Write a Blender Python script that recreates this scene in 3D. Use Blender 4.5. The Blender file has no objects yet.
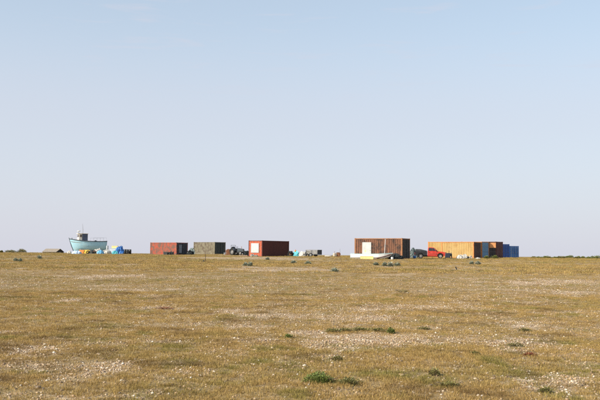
import bpy, bmesh, math, random
import numpy as np
from mathutils import Vector, Matrix, Euler

random.seed(7)
RNG = np.random.default_rng(11)
SC = bpy.context.scene
COL = SC.collection
R = math.radians

# ------------------------------------------------------------------ camera
EYE = Vector((0.0, 0.0, 1.6))
FPX = 833.333                      # focal length in pixels of the 600 px wide photograph
PITCH, ROLL = R(3.742), R(0.50)
cam_data = bpy.data.cameras.new('camera')
cam_data.lens = 50.0
cam_data.sensor_width = 36.0
cam_data.clip_start = 0.05
cam_data.clip_end = 20000.0
cam = bpy.data.objects.new('camera', cam_data)
COL.objects.link(cam)
CAM_R = Matrix.Rotation(R(90) + PITCH, 3, 'X') @ Matrix.Rotation(ROLL, 3, 'Z')
cam.matrix_world = Matrix.Translation(EYE) @ CAM_R.to_4x4()
SC.camera = cam

# ------------------------------------------------------------------ sky, sun, exposure
SUN_EL = R(31)
SUN_AZ = Vector((-0.87, -0.50)).normalized()
SUN = Vector((SUN_AZ.x * math.cos(SUN_EL), SUN_AZ.y * math.cos(SUN_EL), math.sin(SUN_EL)))
world = bpy.data.worlds.new('World')
SC.world = world
world.use_nodes = True
wn, wl = world.node_tree.nodes, world.node_tree.links
wn.clear()
sky = wn.new('ShaderNodeTexSky')
sky.sky_type = 'NISHITA'
sky.sun_disc = False
sky.sun_elevation = SUN_EL
sky.sun_rotation = math.atan2(SUN_AZ.x, SUN_AZ.y) % (2 * math.pi)
sky.altitude = 0
sky.air_density = 0.8
sky.dust_density = 1.2
sky.ozone_density = 1.3
bg = wn.new('ShaderNodeBackground')
bg.inputs['Strength'].default_value = 0.12
wo = wn.new('ShaderNodeOutputWorld')
# a milky veil of sea haze, the same all round, thinning with height; a few faint high wisps
w_tc = wn.new('ShaderNodeTexCoord')
w_sep = wn.new('ShaderNodeSeparateXYZ')
wl.new(w_tc.outputs['Generated'], w_sep.inputs[0])
w_ramp = wn.new('ShaderNodeValToRGB')
w_ramp.color_ramp.interpolation = 'EASE'
w_ramp.color_ramp.elements[0].position = 0.0
w_ramp.color_ramp.elements[0].color = (0.94,) * 3 + (1,)
w_ramp.color_ramp.elements[1].position = 1.0
w_ramp.color_ramp.elements[1].color = (0.12,) * 3 + (1,)
for _p, _v in ((0.14, 0.82), (0.30, 0.52)):
    _e = w_ramp.color_ramp.elements.new(_p)
    _e.color = (_v,) * 3 + (1,)
wl.new(w_sep.outputs['Z'], w_ramp.inputs['Fac'])
w_map = wn.new('ShaderNodeMapping')
w_map.inputs['Rotation'].default_value = (0.0, 0.25, 0.0)
w_map.inputs['Scale'].default_value = (5.0, 5.0, 42.0)
wl.new(w_tc.outputs['Generated'], w_map.inputs['Vector'])
w_noise = wn.new('ShaderNodeTexNoise')
w_noise.inputs['Scale'].default_value = 2.2
w_noise.inputs['Detail'].default_value = 6.0
w_noise.inputs['Distortion'].default_value = 0.4
wl.new(w_map.outputs['Vector'], w_noise.inputs['Vector'])
w_mr = wn.new('ShaderNodeMapRange')
w_mr.inputs['From Min'].default_value = 0.60
w_mr.inputs['From Max'].default_value = 0.85
w_mr.inputs['To Max'].default_value = 0.38
wl.new(w_noise.outputs['Fac'], w_mr.inputs['Value'])
w_add = wn.new('ShaderNodeMath')
w_add.operation = 'ADD'
w_add.use_clamp = True
wl.new(w_ramp.outputs['Color'], w_add.inputs[0])
w_hi = wn.new('ShaderNodeMapRange')
w_hi.inputs['From Min'].default_value = 0.17
w_hi.inputs['From Max'].default_value = 0.30
wl.new(w_sep.outputs['Z'], w_hi.inputs['Value'])
w_mul = wn.new('ShaderNodeMath')
w_mul.operation = 'MULTIPLY'
wl.new(w_mr.outputs['Result'], w_mul.inputs[0])
wl.new(w_hi.outputs['Result'], w_mul.inputs[1])
wl.new(w_mul.outputs[0], w_add.inputs[1])
w_mix = wn.new('ShaderNodeMix')
w_mix.data_type = 'RGBA'
wl.new(w_add.outputs[0], w_mix.inputs[0])
w_tint = wn.new('ShaderNodeMix')
w_tint.data_type = 'RGBA'
w_tint.blend_type = 'MULTIPLY'
w_tint.inputs[0].default_value = 1.0
w_tint.inputs[7].default_value = (0.96, 1.09, 0.92, 1)
wl.new(sky.outputs['Color'], w_tint.inputs[6])
wl.new(w_tint.outputs[2], w_mix.inputs[6])
w_mix.inputs[7].default_value = (0.336 / 0.12, 0.338 / 0.12, 0.384 / 0.12, 1)
wl.new(w_mix.outputs[2], bg.inputs['Color'])
wl.new(bg.outputs['Background'], wo.inputs['Surface'])

sun_data = bpy.data.lights.new('sun', 'SUN')
sun_data.energy = 3.5
sun_data.angle = R(0.53)
sun_data.color = (1.0, 0.92, 0.80)
sun = bpy.data.objects.new('sun', sun_data)
COL.objects.link(sun)
sun.rotation_euler = SUN.to_track_quat('Z', 'Y').to_euler()

SC.view_settings.view_transform = 'Standard'
SC.view_settings.look = 'None'
SC.view_settings.gamma = 1.0
SC.view_settings.use_curve_mapping = False
SC.view_settings.exposure = 1.0
SC.render.engine = 'CYCLES'
SC.cycles.use_denoising = False
SC.cycles.max_bounces = 6
SC.cycles.diffuse_bounces = 3
SC.cycles.transparent_max_bounces = 6


# ------------------------------------------------------------------ pixel <-> place
def ray(px, py):
    return CAM_R @ Vector(((px - 300) / FPX, (200 - py) / FPX, -1.0))


def spot(px, py, d):
    """the point seen at photograph pixel (px, py) that lies d metres ahead"""
    v = ray(px, py)
    return EYE + v * (d / v.y)


def to_px(x, y, z):
    """photograph pixel of world points (numpy)"""
    m = np.array(CAM_R.transposed())
    c = np.stack([x - EYE.x, y - EYE.y, z - EYE.z])
    c = np.tensordot(m, c, 1)
    depth = np.maximum(-c[2], 0.05)
    return 300 + FPX * c[0] / depth, 200 - FPX * c[1] / depth


# ------------------------------------------------------------------ numpy value noise
def vnoise(x, y, seed):
    xi, yi = np.floor(x).astype(np.int64), np.floor(y).astype(np.int64)
    fx, fy = x - xi, y - yi
    fx, fy = fx * fx * (3 - 2 * fx), fy * fy * (3 - 2 * fy)

    def h(a, b):
        n = (a * 374761393 + b * 668265263 + seed * 974711) & 0xFFFFFFFF
        n = ((n ^ (n >> 13)) * 1274126177) & 0xFFFFFFFF
        n = ((n ^ (n >> 15)) * 2246822519) & 0xFFFFFFFF
        return ((n ^ (n >> 16)) & 0xFFFF) / 65535.0
    a = h(xi, yi) * (1 - fx) + h(xi + 1, yi) * fx
    b = h(xi, yi + 1) * (1 - fx) + h(xi + 1, yi + 1) * fx
    return a * (1 - fy) + b * fy


def fbm(x, y, seed, octaves=4, gain=0.5):
    t, amp, tot = 0, 1.0, 0.0
    for i in range(octaves):
        t = t + amp * vnoise(x * 2.03 ** i + 17.3 * i, y * 2.03 ** i - 9.1 * i, seed + i)
        tot += amp
        amp *= gain
    return t / tot


def sstep(a, b, x):
    t = np.clip((x - a) / (b - a), 0, 1)
    return t * t * (3 - 2 * t)


# ------------------------------------------------------------------ terrain height
def ramp(x, y):
    z = np.where(y < 0, 0, np.where(y < 105, 0.0113 * y, 1.1865 + 0.18 * (1 - np.exp(-(np.maximum(y, 105) - 105) / 45.0))))
    z = z - 3.4 * sstep(185, 300, y)
    return z


# ground heights read off the photograph: (px, py of the base, metres ahead)
GROUND_MARKS = [(5, 252.6, 172), (35, 252.6, 170), (75, 253.2, 150), (115, 253.4, 150), (150, 254.2, 150), (176, 254.9, 150),
                (214, 253.9, 156), (240, 254.8, 140), (262, 256.9, 130), (287, 256.8, 134), (310, 257.0, 125),
                (335, 257.0, 130), (358, 257.6, 104), (402, 259.0, 103), (430, 258.5, 119), (473, 258.0, 125),
                (505, 257.7, 148), (516, 257.6, 172), (560, 257.8, 172), (598, 258.0, 172)]
_pts = [spot(*m) for m in GROUND_MARKS]
_px = np.array([p.x for p in _pts]); _py = np.array([p.y for p in _pts])
_res = np.array([p.z for p in _pts]) - ramp(_px, _py)
_S = 9.0
_K = np.exp(-((_px[:, None] - _px[None]) ** 2 + (_py[:, None] - _py[None]) ** 2) / (2 * _S * _S)) + 0.08 * np.eye(len(_px))
_W = np.linalg.solve(_K, _res)


def ground(x, y):
    x = np.asarray(x, float); y = np.asarray(y, float)
    z = ramp(x, y)
    near = (y > 60) & (y < 240) & (np.abs(x) < 130)
    add = np.zeros_like(z)
    if np.any(near):
        xs, ys = x[near], y[near]
        acc = np.zeros_like(xs)
        for i in range(len(_px)):
            acc += _W[i] * np.exp(-((xs - _px[i]) ** 2 + (ys - _py[i]) ** 2) / (2 * _S * _S))
        add[near] = acc
    z = z + add
    k = sstep(2, 10, y) * (1 - sstep(200, 260, y))
    z = z + k * (0.09 * (fbm(x / 7, y / 7, 3) - 0.5) + 0.05 * (fbm(x / 1.6, y / 1.6, 5, 3) - 0.5))
    return z


def gz(x, y):
    return float(ground(np.array([x]), np.array([y]))[0])


def on_ground(px, d):
    """the ground point d metres ahead, under photograph column px"""
    p = spot(px, 255, d)
    return Vector((p.x, p.y, gz(p.x, p.y)))


def hit(px, py):
    """where the view ray through a pixel meets the ground"""
    v = ray(px, py)
    v = v / v.y
    ds = np.concatenate([np.arange(5, 60, 0.05), np.arange(60, 200, 0.15)])
    xs, zs = EYE.x + v.x * ds, EYE.z + v.z * ds
    below = zs < ground(xs, ds)
    d = ds[np.argmax(below)] if below.any() else 180.0
    return on_ground(px, float(d))


# ------------------------------------------------------------------ vegetation cover and tint
# bare shingle seen in the photograph: (px, py, half width, half height, strength)
BARE = [(335, 341, 62, 12, .75), (400, 336, 40, 8, .35), (110, 367, 42, 6, .55), (190, 371, 40, 8, .45), (300, 382, 30, 6, .25), (522, 346, 42, 10, .55), (560, 386, 44, 13, .55),
        (40, 397, 70, 5, .5), (150, 394, 40, 5, .35), (30, 352, 30, 8, .35), (120, 288, 62, 3, .5), (240, 312, 50, 5, .3), (330, 296, 45, 4, .4),
        (420, 292, 34, 4, .4), (275, 269.5, 72, 2.2, .95), (235, 258.2, 60, 1.4, .95), (300, 259.5, 30, 1.2, .8),
        (560, 283, 50, 3, .35), (455, 268, 60, 2.2, .4), (160, 309, 30, 4, .5), (95, 310, 30, 3, .35), (90, 276, 60, 1.5, .4),
        (430, 305, 60, 4, .25), (540, 301, 40, 3, .25), (340, 392, 60, 6, .2), (250, 330, 22, 6, .45), (60, 300, 22, 3, .3),
        (480, 262.4, 40, 1, .3), (385, 267.5, 30, 1.2, .4), (180, 341, 26, 4, .3), (440, 345, 26, 4, .3), (20, 333, 26, 4, .3)]


def cover(x, y, z=None):
    """0 = bare shingle, 1 = closed turf"""
    if z is None:
        z = ground(x, y)
    n = 0.45 * fbm(x / 4.2, y / 5.0, 21, 4) + 0.55 * fbm(x / 0.9, y / 1.1, 31, 4, 0.6)
    c = 0.62 + 2.4 * (n - 0.47)
    px, py = to_px(x, y, z)
    j = 0.9 * (fbm(x / 0.8, y / 0.8, 41, 3) - 0.5)
    for cx, cy, rx, ry, s in BARE:
        q = ((px - cx) / rx) ** 2 + ((py - cy) / ry) ** 2
        c = c - 0.85 * s * np.clip(1.25 - q + j * 2.4, 0, 1)
    return np.clip(c, 0, 1)


def greenness(x, y):
    g = 0.55 * fbm(x / 9, y / 6, 51, 3) + 0.45 * fbm(x / 1.3, y / 1.3, 61, 3)
    g = sstep(0.44, 0.80, g)
    return np.clip(g + 0.30 * sstep(70, 105, y) + 0.25 * sstep(20, 60, x) * sstep(90, 120, y), 0, 1)


# ------------------------------------------------------------------ material helpers
def new_mat(name):
    m = bpy.data.materials.new(name)
    m.use_nodes = True
    nt = m.node_tree
    b = nt.nodes['Principled BSDF']
    return m, nt, b


def mix(nt, fac, a, b, blend='MIX'):
    n = nt.nodes.new('ShaderNodeMix')
    n.data_type = 'RGBA'
    n.blend_type = blend
    for sock, val in ((n.inputs[0], fac), (n.inputs[6], a), (n.inputs[7], b)):
        if hasattr(val, 'is_linked'):
            nt.links.new(val, sock)
        elif isinstance(val, (int, float)):
            sock.default_value = val
        else:
            sock.default_value = (*val, 1)
    return n.outputs[2]


def noise(nt, vec, scale, detail=4, rough=0.6):
    n = nt.nodes.new('ShaderNodeTexNoise')
    n.inputs['Scale'].default_value = scale
    n.inputs['Detail'].default_value = detail
    n.inputs['Roughness'].default_value = rough
    if vec is not None:
        nt.links.new(vec, n.inputs['Vector'])
    return n.outputs['Fac']


def stepr(nt, val, lo, hi):
    n = nt.nodes.new('ShaderNodeMapRange')
    n.inputs['From Min'].default_value = lo
    n.inputs['From Max'].default_value = hi
    nt.links.new(val, n.inputs['Value'])
    return n.outputs['Result']


def obj_coord(nt, scale=(1, 1, 1), off=(0, 0, 0)):
    t = nt.nodes.new('ShaderNodeTexCoord')
    m = nt.nodes.new('ShaderNodeMapping')
    m.inputs['Scale'].default_value = scale
    m.inputs['Location'].default_value = off
    nt.links.new(t.outputs['Object'], m.inputs['Vector'])
    return m.outputs['Vector']


def bump(nt, b, height, strength=0.3, dist=0.02):
    n = nt.nodes.new('ShaderNodeBump')
    n.inputs['Strength'].default_value = strength
    n.inputs['Distance'].default_value = dist
    nt.links.new(height, n.inputs['Height'])
    nt.links.new(n.outputs['Normal'], b.inputs['Normal'])


def plain(name, col, rough=0.6, var=0.25, scale=3.0, metal=0.0):
    """one colour with uneven fading and grime"""
    m, nt, b = new_mat(name)
    v = obj_coord(nt)
    dark = tuple(c * (1 - var) for c in col)
    light = tuple(min(1, c * (1 + var * 0.7)) for c in col)
    c = mix(nt, stepr(nt, noise(nt, v, scale, 6), 0.3, 0.7), dark, light)
    nt.links.new(c, b.inputs['Base Color'])
    b.inputs['Roughness'].default_value = rough
    b.inputs['Metallic'].default_value = metal
    bump(nt, b, noise(nt, v, scale * 6, 4), 0.25, 0.02)
    return m


def rusty(name, paint, rust, pale, amount=0.5, streak=0.6, rough=0.7, seed=0.0):
    """weathered painted steel: rust patches, vertical run-down streaks, faded bloom"""
    m, nt, b = new_mat(name)
    v = obj_coord(nt, off=(seed, seed * 1.7, 0))
    vs = obj_coord(nt, (5.5, 5.5, 0.45), (seed, 0, seed))
    c = mix(nt, stepr(nt, noise(nt, v, 0.9, 5), 0.35, 0.75), paint, pale)
    f = stepr(nt, noise(nt, v, 1.7, 8, 0.7), 0.68 - 0.30 * amount, 0.80 - 0.30 * amount)
    c = mix(nt, f, c, rust)
    s = stepr(nt, noise(nt, vs, 1.6, 5, 0.6), 0.62 - 0.2 * streak, 0.80 - 0.1 * streak)
    mul = nt.nodes.new('ShaderNodeMath'); mul.operation = 'MULTIPLY'
    nt.links.new(s, mul.inputs[0]); mul.inputs[1].default_value = streak
    c = mix(nt, mul.outputs[0], c, tuple(x * 0.55 for x in rust))
    fl = nt.nodes.new('ShaderNodeMath'); fl.operation = 'MULTIPLY'; fl.inputs[1].default_value = 0.45
    nt.links.new(stepr(nt, noise(nt, v, 9, 4), 0.55, 0.8), fl.inputs[0])
    c = mix(nt, fl.outputs[0], c, tuple(x * 1.25 for x in pale))
    nt.links.new(c, b.inputs['Base Color'])
    b.inputs['Roughness'].default_value = rough
    bump(nt, b, noise(nt, v, 9, 5), 0.25, 0.02)
    return m


def glass(name, col=(0.02, 0.025, 0.03)):
    m, nt, b = new_mat(name)
    b.inputs['Base Color'].default_value = (*col, 1)
    b.inputs['Roughness'].default_value = 0.08
    b.inputs['Specular IOR Level'].default_value = 0.6
    return m


# ------------------------------------------------------------------ mesh builder
class MB:
    def __init__(s):
        s.v, s.f = [], []

    def add(s, verts, faces):
        o = len(s.v)
        s.v += [tuple(p) for p in verts]
        s.f += [tuple(i + o for i in f) for f in faces]
        return s

    def box(s, c, size, rot=None):
        hx, hy, hz = size[0] / 2, size[1] / 2, size[2] / 2
        pts = [Vector((x, y, z)) for x in (-hx, hx) for y in (-hy, hy) for z in (-hz, hz)]
        if rot is not None:
            m = Euler(rot).to_matrix()
            pts = [m @ p for p in pts]
        c = Vector(c)
        return s.add([p + c for p in pts], [(0, 1, 3, 2), (4, 6, 7, 5), (0, 4, 5, 1), (2, 3, 7, 6), (0, 2, 6, 4), (1, 5, 7, 3)])

    def tube(s, pts, r, n=8, cap=True):
        pts = [Vector(p) for p in pts]
        rr = r if isinstance(r, (list, tuple)) else [r] * len(pts)
        vs, fs = [], []
        for i, p in enumerate(pts):
            t = (pts[min(i + 1, len(pts) - 1)] - pts[max(i - 1, 0)]).normalized()
            a = t.orthogonal().normalized() if i == 0 else (a - t * a.dot(t)).normalized()
            bb = t.cross(a)
            vs += [p + (a * math.cos(2 * math.pi * k / n) + bb * math.sin(2 * math.pi * k / n)) * rr[i] for k in range(n)]
        for i in range(len(pts) - 1):
            for k in range(n):
                fs.append((i * n + k, i * n + (k + 1) % n, (i + 1) * n + (k + 1) % n, (i + 1) * n + k))
        if cap:
            fs.append(tuple(range(n - 1, -1, -1)))
            fs.append(tuple((len(pts) - 1) * n + k for k in range(n)))
        return s.add(vs, fs)

    def lathe(s, prof, n=20, c=(0, 0, 0), axis='Z', cap=True):
        vs, fs = [], []
        for r, z in prof:
            for k in range(n):
                a = 2 * math.pi * k / n
                p = (r * math.cos(a), r * math.sin(a), z)
                if axis == 'Y':
                    p = (p[0], p[2], p[1])
                elif axis == 'X':
                    p = (p[2], p[0], p[1])
                vs.append((p[0] + c[0], p[1] + c[1], p[2] + c[2]))
        for i in range(len(prof) - 1):
            for k in range(n):
                fs.append((i * n + k, i * n + (k + 1) % n, (i + 1) * n + (k + 1) % n, (i + 1) * n + k))
        if cap:
            fs.append(tuple(range(n - 1, -1, -1)))
            fs.append(tuple((len(prof) - 1) * n + k for k in range(n)))
        return s.add(vs, fs)

    def prism(s, prof, y0, y1):
        """profile of (x, z) points extruded from y0 to y1"""
        n = len(prof)
        vs = [(x, y0, z) for x, z in prof] + [(x, y1, z) for x, z in prof]
        fs = [tuple(range(n)), tuple(range(2 * n - 1, n - 1, -1))]
        fs += [(i, i + n, (i + 1) % n + n, (i + 1) % n) for i in range(n)]
        return s.add(vs, fs)

    def loft(s, rings, closed=True, cap=True):
        n = len(rings[0])
        vs = [p for r in rings for p in r]
        fs = []
        for i in range(len(rings) - 1):
            for k in range(n if closed else n - 1):
                fs.append((i * n + k, i * n + (k + 1) % n, (i + 1) * n + (k + 1) % n, (i + 1) * n + k))
        if cap:
            fs.append(tuple(range(n - 1, -1, -1)))
            fs.append(tuple((len(rings) - 1) * n + k for k in range(n)))
        return s.add(vs, fs)

    def build(s, name, mat, parent=None, smooth=False, bevel=0.0):
        me = bpy.data.meshes.new(name)
        me.from_pydata(s.v, [], s.f)
        bm = bmesh.new(); bm.from_mesh(me)
        bmesh.ops.recalc_face_normals(bm, faces=bm.faces)
        if bevel:
            bmesh.ops.bevel(bm, geom=list(bm.edges), offset=bevel, segments=1, affect='EDGES', profile=0.5)
        bm.to_mesh(me); bm.free()
        me.materials.append(mat)
        if smooth:
            me.polygons.foreach_set('use_smooth', [True] * len(me.polygons))
        o = bpy.data.objects.new(name, me)
        COL.objects.link(o)
        if parent is not None:
            o.parent = parent
        return o


def tag(o, label, cat, group=None):
    o['label'] = label
    o['category'] = cat
    if group:
        o['group'] = group
    return o


def thing(name, label, cat, loc, rz=0.0, group=None, rx=0.0, ry=0.0):
    o = bpy.data.objects.new(name, None)
    o.empty_display_size = 0.2
    COL.objects.link(o)
    o.location = loc
    o.rotation_euler = (rx, ry, rz)
    return tag(o, label, cat, group)


# ================================================================== GROUND SHEET
def ground_material():
    m, nt, b = new_mat('shingle_and_turf')
    geo = nt.nodes.new('ShaderNodeNewGeometry')
    pos = geo.outputs['Position']
    at = nt.nodes.new('ShaderNodeAttribute'); at.attribute_name = 'cover'
    gr = nt.nodes.new('ShaderNodeAttribute'); gr.attribute_name = 'green'
    vor = nt.nodes.new('ShaderNodeTexVoronoi'); vor.inputs['Scale'].default_value = 26
    nt.links.new(pos, vor.inputs['Vector'])
    sep = nt.nodes.new('ShaderNodeSeparateColor')
    nt.links.new(vor.outputs['Color'], sep.inputs['Color'])
    ramp_ = nt.nodes.new('ShaderNodeValToRGB')
    cr = ramp_.color_ramp
    cr.elements[0].position = 0; cr.elements[0].color = (0.16, 0.105, 0.065, 1)
    cr.elements[1].position = 1; cr.elements[1].color = (0.58, 0.47, 0.36, 1)
    for p, c in ((0.25, (0.31, 0.20, 0.105)), (0.45, (0.38, 0.28, 0.18)), (0.7, (0.44, 0.33, 0.22))):
        e = cr.elements.new(p); e.color = (*c, 1)
    nt.links.new(sep.outputs['Red'], ramp_.inputs['Fac'])
    stones = ramp_.outputs['Color']
    litter = mix(nt, stepr(nt, noise(nt, pos, 14, 6, 0.7), 0.3, 0.7), (0.12, 0.078, 0.036), (0.38, 0.265, 0.135))
    gmul = nt.nodes.new('ShaderNodeMath'); gmul.operation = 'MULTIPLY'
    nt.links.new(gr.outputs['Fac'], gmul.inputs[0])
    nt.links.new(stepr(nt, noise(nt, pos, 9, 5, 0.7), 0.42, 0.68), gmul.inputs[1])
    litter = mix(nt, gmul.outputs[0], litter, (0.16, 0.135, 0.045))
    litter = mix(nt, stepr(nt, noise(nt, pos, 45, 3, 0.7), 0.56, 0.70), litter, (0.50, 0.37, 0.20))
    # cover attribute broken up by fine noise
    add = nt.nodes.new('ShaderNodeMath'); add.operation = 'ADD'
    nt.links.new(at.outputs['Fac'], add.inputs[0])
    sub = nt.nodes.new('ShaderNodeMath'); sub.operation = 'MULTIPLY_ADD'
    nt.links.new(noise(nt, pos, 5.0, 6, 0.7), sub.inputs[0]); sub.inputs[1].default_value = 1.4; sub.inputs[2].default_value = -0.7
    nt.links.new(sub.outputs[0], add.inputs[1])
    fac = stepr(nt, add.outputs[0], 0.22, 0.55)
    c = mix(nt, fac, stones, litter)
    nt.links.new(c, b.inputs['Base Color'])
    b.inputs['Roughness'].default_value = 0.9
    b.inputs['Specular IOR Level'].default_value = 0.2
    bump(nt, b, vor.outputs['Distance'], 0.5, 0.03)
    return m


def build_ground():
    rows = list(np.linspace(-260, -5, 14)) + list(np.linspace(0, 6, 9))
    y = 6.0
    while y < 200:
        y *= 1.0125
        rows.append(y)
    while y < 9000:
        y *= 1.16
        rows.append(y)
    rows = np.array(rows)
    t = np.concatenate([-np.array([60, 25, 10, 5, 3, 2, 1.5, 1.2]), np.linspace(-1, 1, 181), np.array([1.2, 1.5, 2, 3, 5, 10, 25, 60])])
    w = 5 + 0.46 * np.clip(rows, 0, 400)
    X = t[None, :] * w[:, None]
    Y = np.repeat(rows[:, None], len(t), 1)
    Z = ground(X.ravel(), Y.ravel())
    nr, nc = X.shape
    verts = np.stack([X.ravel(), Y.ravel(), Z], 1)
    idx = np.arange(nr * nc).reshape(nr, nc)
    faces = np.stack([idx[:-1, :-1], idx[:-1, 1:], idx[1:, 1:], idx[1:, :-1]], -1).reshape(-1, 4)
    me = bpy.data.meshes.new('ground')
    me.from_pydata(verts.tolist(), [], faces.tolist())
    a = me.attributes.new('cover', 'FLOAT', 'POINT')
    a.data.foreach_set('value', cover(X.ravel(), Y.ravel(), Z).astype(np.float32))
    a = me.attributes.new('green', 'FLOAT', 'POINT')
    a.data.foreach_set('value', greenness(X.ravel(), Y.ravel()).astype(np.float32))
    me.polygons.foreach_set('use_smooth', [True] * len(me.polygons))
    me.materials.append(ground_material())
    o = bpy.data.objects.new('ground', me)
    COL.objects.link(o)
    o['kind'] = 'structure'
    o['label'] = 'shingle beach ground with thin dry turf and bare stony patches'
    return o


build_ground()


# ================================================================== scattered stuff
def scatter_object(name, label, pts, rot, scl, idx, extra, kinds, cat):
    """points carrying rotation, scale, kind and tint; geometry nodes set one small mesh on each"""
    me = bpy.data.meshes.new(name)
    me.from_pydata(pts.tolist(), [], [])
    for nm, typ, arr in (('rot', 'FLOAT_VECTOR', rot), ('scl', 'FLOAT_VECTOR', scl)):
        a = me.attributes.new(nm, typ, 'POINT')
        a.data.foreach_set('vector', arr.astype(np.float32).ravel())
    a = me.attributes.new('idx', 'INT', 'POINT')
    a.data.foreach_set('value', idx.astype(np.int32))
    for nm, arr in extra.items():
        a = me.attributes.new(nm, 'FLOAT', 'POINT')
        a.data.foreach_set('value', arr.astype(np.float32))
    o = bpy.data.objects.new(name, me)
    COL.objects.link(o)
    o['kind'] = 'stuff'
    o['label'] = label
    o['category'] = cat
    coll = bpy.data.collections.new(name + '_kinds')
    for i, k in enumerate(kinds):
        k.name = '%s_kind_%02d' % (name, i)
        coll.objects.link(k)
    ng = bpy.data.node_groups.new(name + '_scatter', 'GeometryNodeTree')
    ng.interface.new_socket('Geometry', in_out='INPUT', socket_type='NodeSocketGeometry')
    ng.interface.new_socket('Geometry', in_out='OUTPUT', socket_type='NodeSocketGeometry')
    N, L = ng.nodes, ng.links
    gi, go = N.new('NodeGroupInput'), N.new('NodeGroupOutput')
    ci = N.new('GeometryNodeCollectionInfo')
    ci.inputs['Collection'].default_value = coll
    ci.inputs['Separate Children'].default_value = True
    ci.inputs['Reset Children'].default_value = True
    ip = N.new('GeometryNodeInstanceOnPoints')
    ip.inputs['Pick Instance'].default_value = True

    def attr(nm, typ):
        n = N.new('GeometryNodeInputNamedAttribute')
        n.data_type = typ
        n.inputs['Name'].default_value = nm
        return n.outputs['Attribute']
    e2r = N.new('FunctionNodeEulerToRotation')
    L.new(attr('rot', 'FLOAT_VECTOR'), e2r.inputs[0])
    L.new(gi.outputs[0], ip.inputs['Points'])
    L.new(ci.outputs[0], ip.inputs['Instance'])
    L.new(attr('idx', 'INT'), ip.inputs['Instance Index'])
    L.new(e2r.outputs[0], ip.inputs['Rotation'])
    L.new(attr('scl', 'FLOAT_VECTOR'), ip.inputs['Scale'])
    L.new(ip.outputs[0], go.inputs[0])
    md = o.modifiers.new('scatter', 'NODES')
    md.node_group = ng
    return o


def grass_material():
    m, nt, b = new_mat('dry_grass')
    ti = nt.nodes.new('ShaderNodeAttribute'); ti.attribute_type = 'INSTANCER'; ti.attribute_name = 'tint'
    br = nt.nodes.new('ShaderNodeAttribute'); br.attribute_type = 'INSTANCER'; br.attribute_name = 'tone'
    bl = nt.nodes.new('ShaderNodeAttribute'); bl.attribute_name = 'blade'
    straw = mix(nt, bl.outputs['Fac'], (0.26, 0.156, 0.043), (0.54, 0.368, 0.138))
    green = mix(nt, bl.outputs['Fac'], (0.14, 0.122, 0.026), (0.33, 0.27, 0.075))
    c = mix(nt, ti.outputs['Fac'], straw, green)
    c = mix(nt, br.outputs['Fac'], c, (0.095, 0.050, 0.022))
    nt.links.new(c, b.inputs['Base Color'])
    b.inputs['Roughness'].default_value = 0.75
    b.inputs['Specular IOR Level'].default_value = 0.25
    tr = nt.nodes.new('ShaderNodeBsdfTranslucent')
    nt.links.new(c, tr.inputs['Color'])
    mx = nt.nodes.new('ShaderNodeMixShader'); mx.inputs[0].default_value = 0.22
    nt.links.new(b.outputs[0], mx.inputs[1]); nt.links.new(tr.outputs[0], mx.inputs[2])
    nt.links.new(mx.outputs[0], nt.nodes['Material Output'].inputs['Surface'])
    return m


def make_tuft(mat, nbl, rad, hmin, hmax, lean, stalks=0, wid=0.0030):
    vs, fs, bl = [], [], []
    for i in range(nbl + stalks):
        stalk = i >= nbl
        r = rad * math.sqrt(random.random())
        a = random.uniform(0, 2 * math.pi)
        x, y = r * math.cos(a), r * math.sin(a)
        h = random.uniform(hmin, hmax) * (1.35 if stalk else 1)
        ln = random.uniform(0.1, 1) * lean * (0.5 if stalk else 1)
        da = a + random.uniform(-0.9, 0.9)
        dx, dy = math.cos(da) * ln * h, math.sin(da) * ln * h
        fa = random.uniform(0, math.pi)
        wx, wy = math.cos(fa) * wid * 0.5, math.sin(fa) * wid * 0.5
        o = len(vs)
        tone = random.random() if not stalk else 1.0
        if stalk:
            k = 1.5
            vs += [(x - wx, y - wy, -0.01), (x + wx, y + wy, -0.01), (x + dx * .6 + wx, y + dy * .6 + wy, h * .8), (x + dx * .6 - wx, y + dy * .6 - wy, h * .8),
                   (x + dx * .8 + wx * k * 1.6, y + dy * .8 + wy * k * 1.6, h * .92), (x + dx, y + dy, h * 1.05)]
            fs += [(o, o + 1, o + 2, o + 3), (o + 3, o + 2, o + 4), (o + 3, o + 4, o + 5)]
            bl += [tone] * 6
        else:
            vs += [(x - wx, y - wy, -0.01), (x + wx, y + wy, -0.01), (x + dx * .4 + wx * .8, y + dy * .4 + wy * .8, h * .62),
                   (x + dx * .4 - wx * .8, y + dy * .4 - wy * .8, h * .62), (x + dx, y + dy, h * (1 - 0.25 * ln))]
            fs += [(o, o + 1, o + 2, o + 3), (o + 3, o + 2, o + 4)]
            bl += [tone] * 5
    me = bpy.data.meshes.new('grass_tuft')
    me.from_pydata(vs, [], fs)
    a = me.attributes.new('blade', 'FLOAT', 'POINT')
    a.data.foreach_set('value', bl)
    me.materials.append(mat)
    return bpy.data.objects.new('grass_tuft', me)


def band_points(d0, d1, per_m2, half=0.40, pad=2.5):
    area = half * (d1 * d1 - d0 * d0) + 2 * pad * (d1 - d0)
    n = int(area * per_m2)
    d = np.sqrt(RNG.uniform(d0 * d0, d1 * d1, n))
    x = RNG.uniform(-1, 1, n) * (half * d + pad)
    return x, d


KEEP_OUT = []      # (x, y, radius): footprints of things, filled below before the grass is sown


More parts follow.
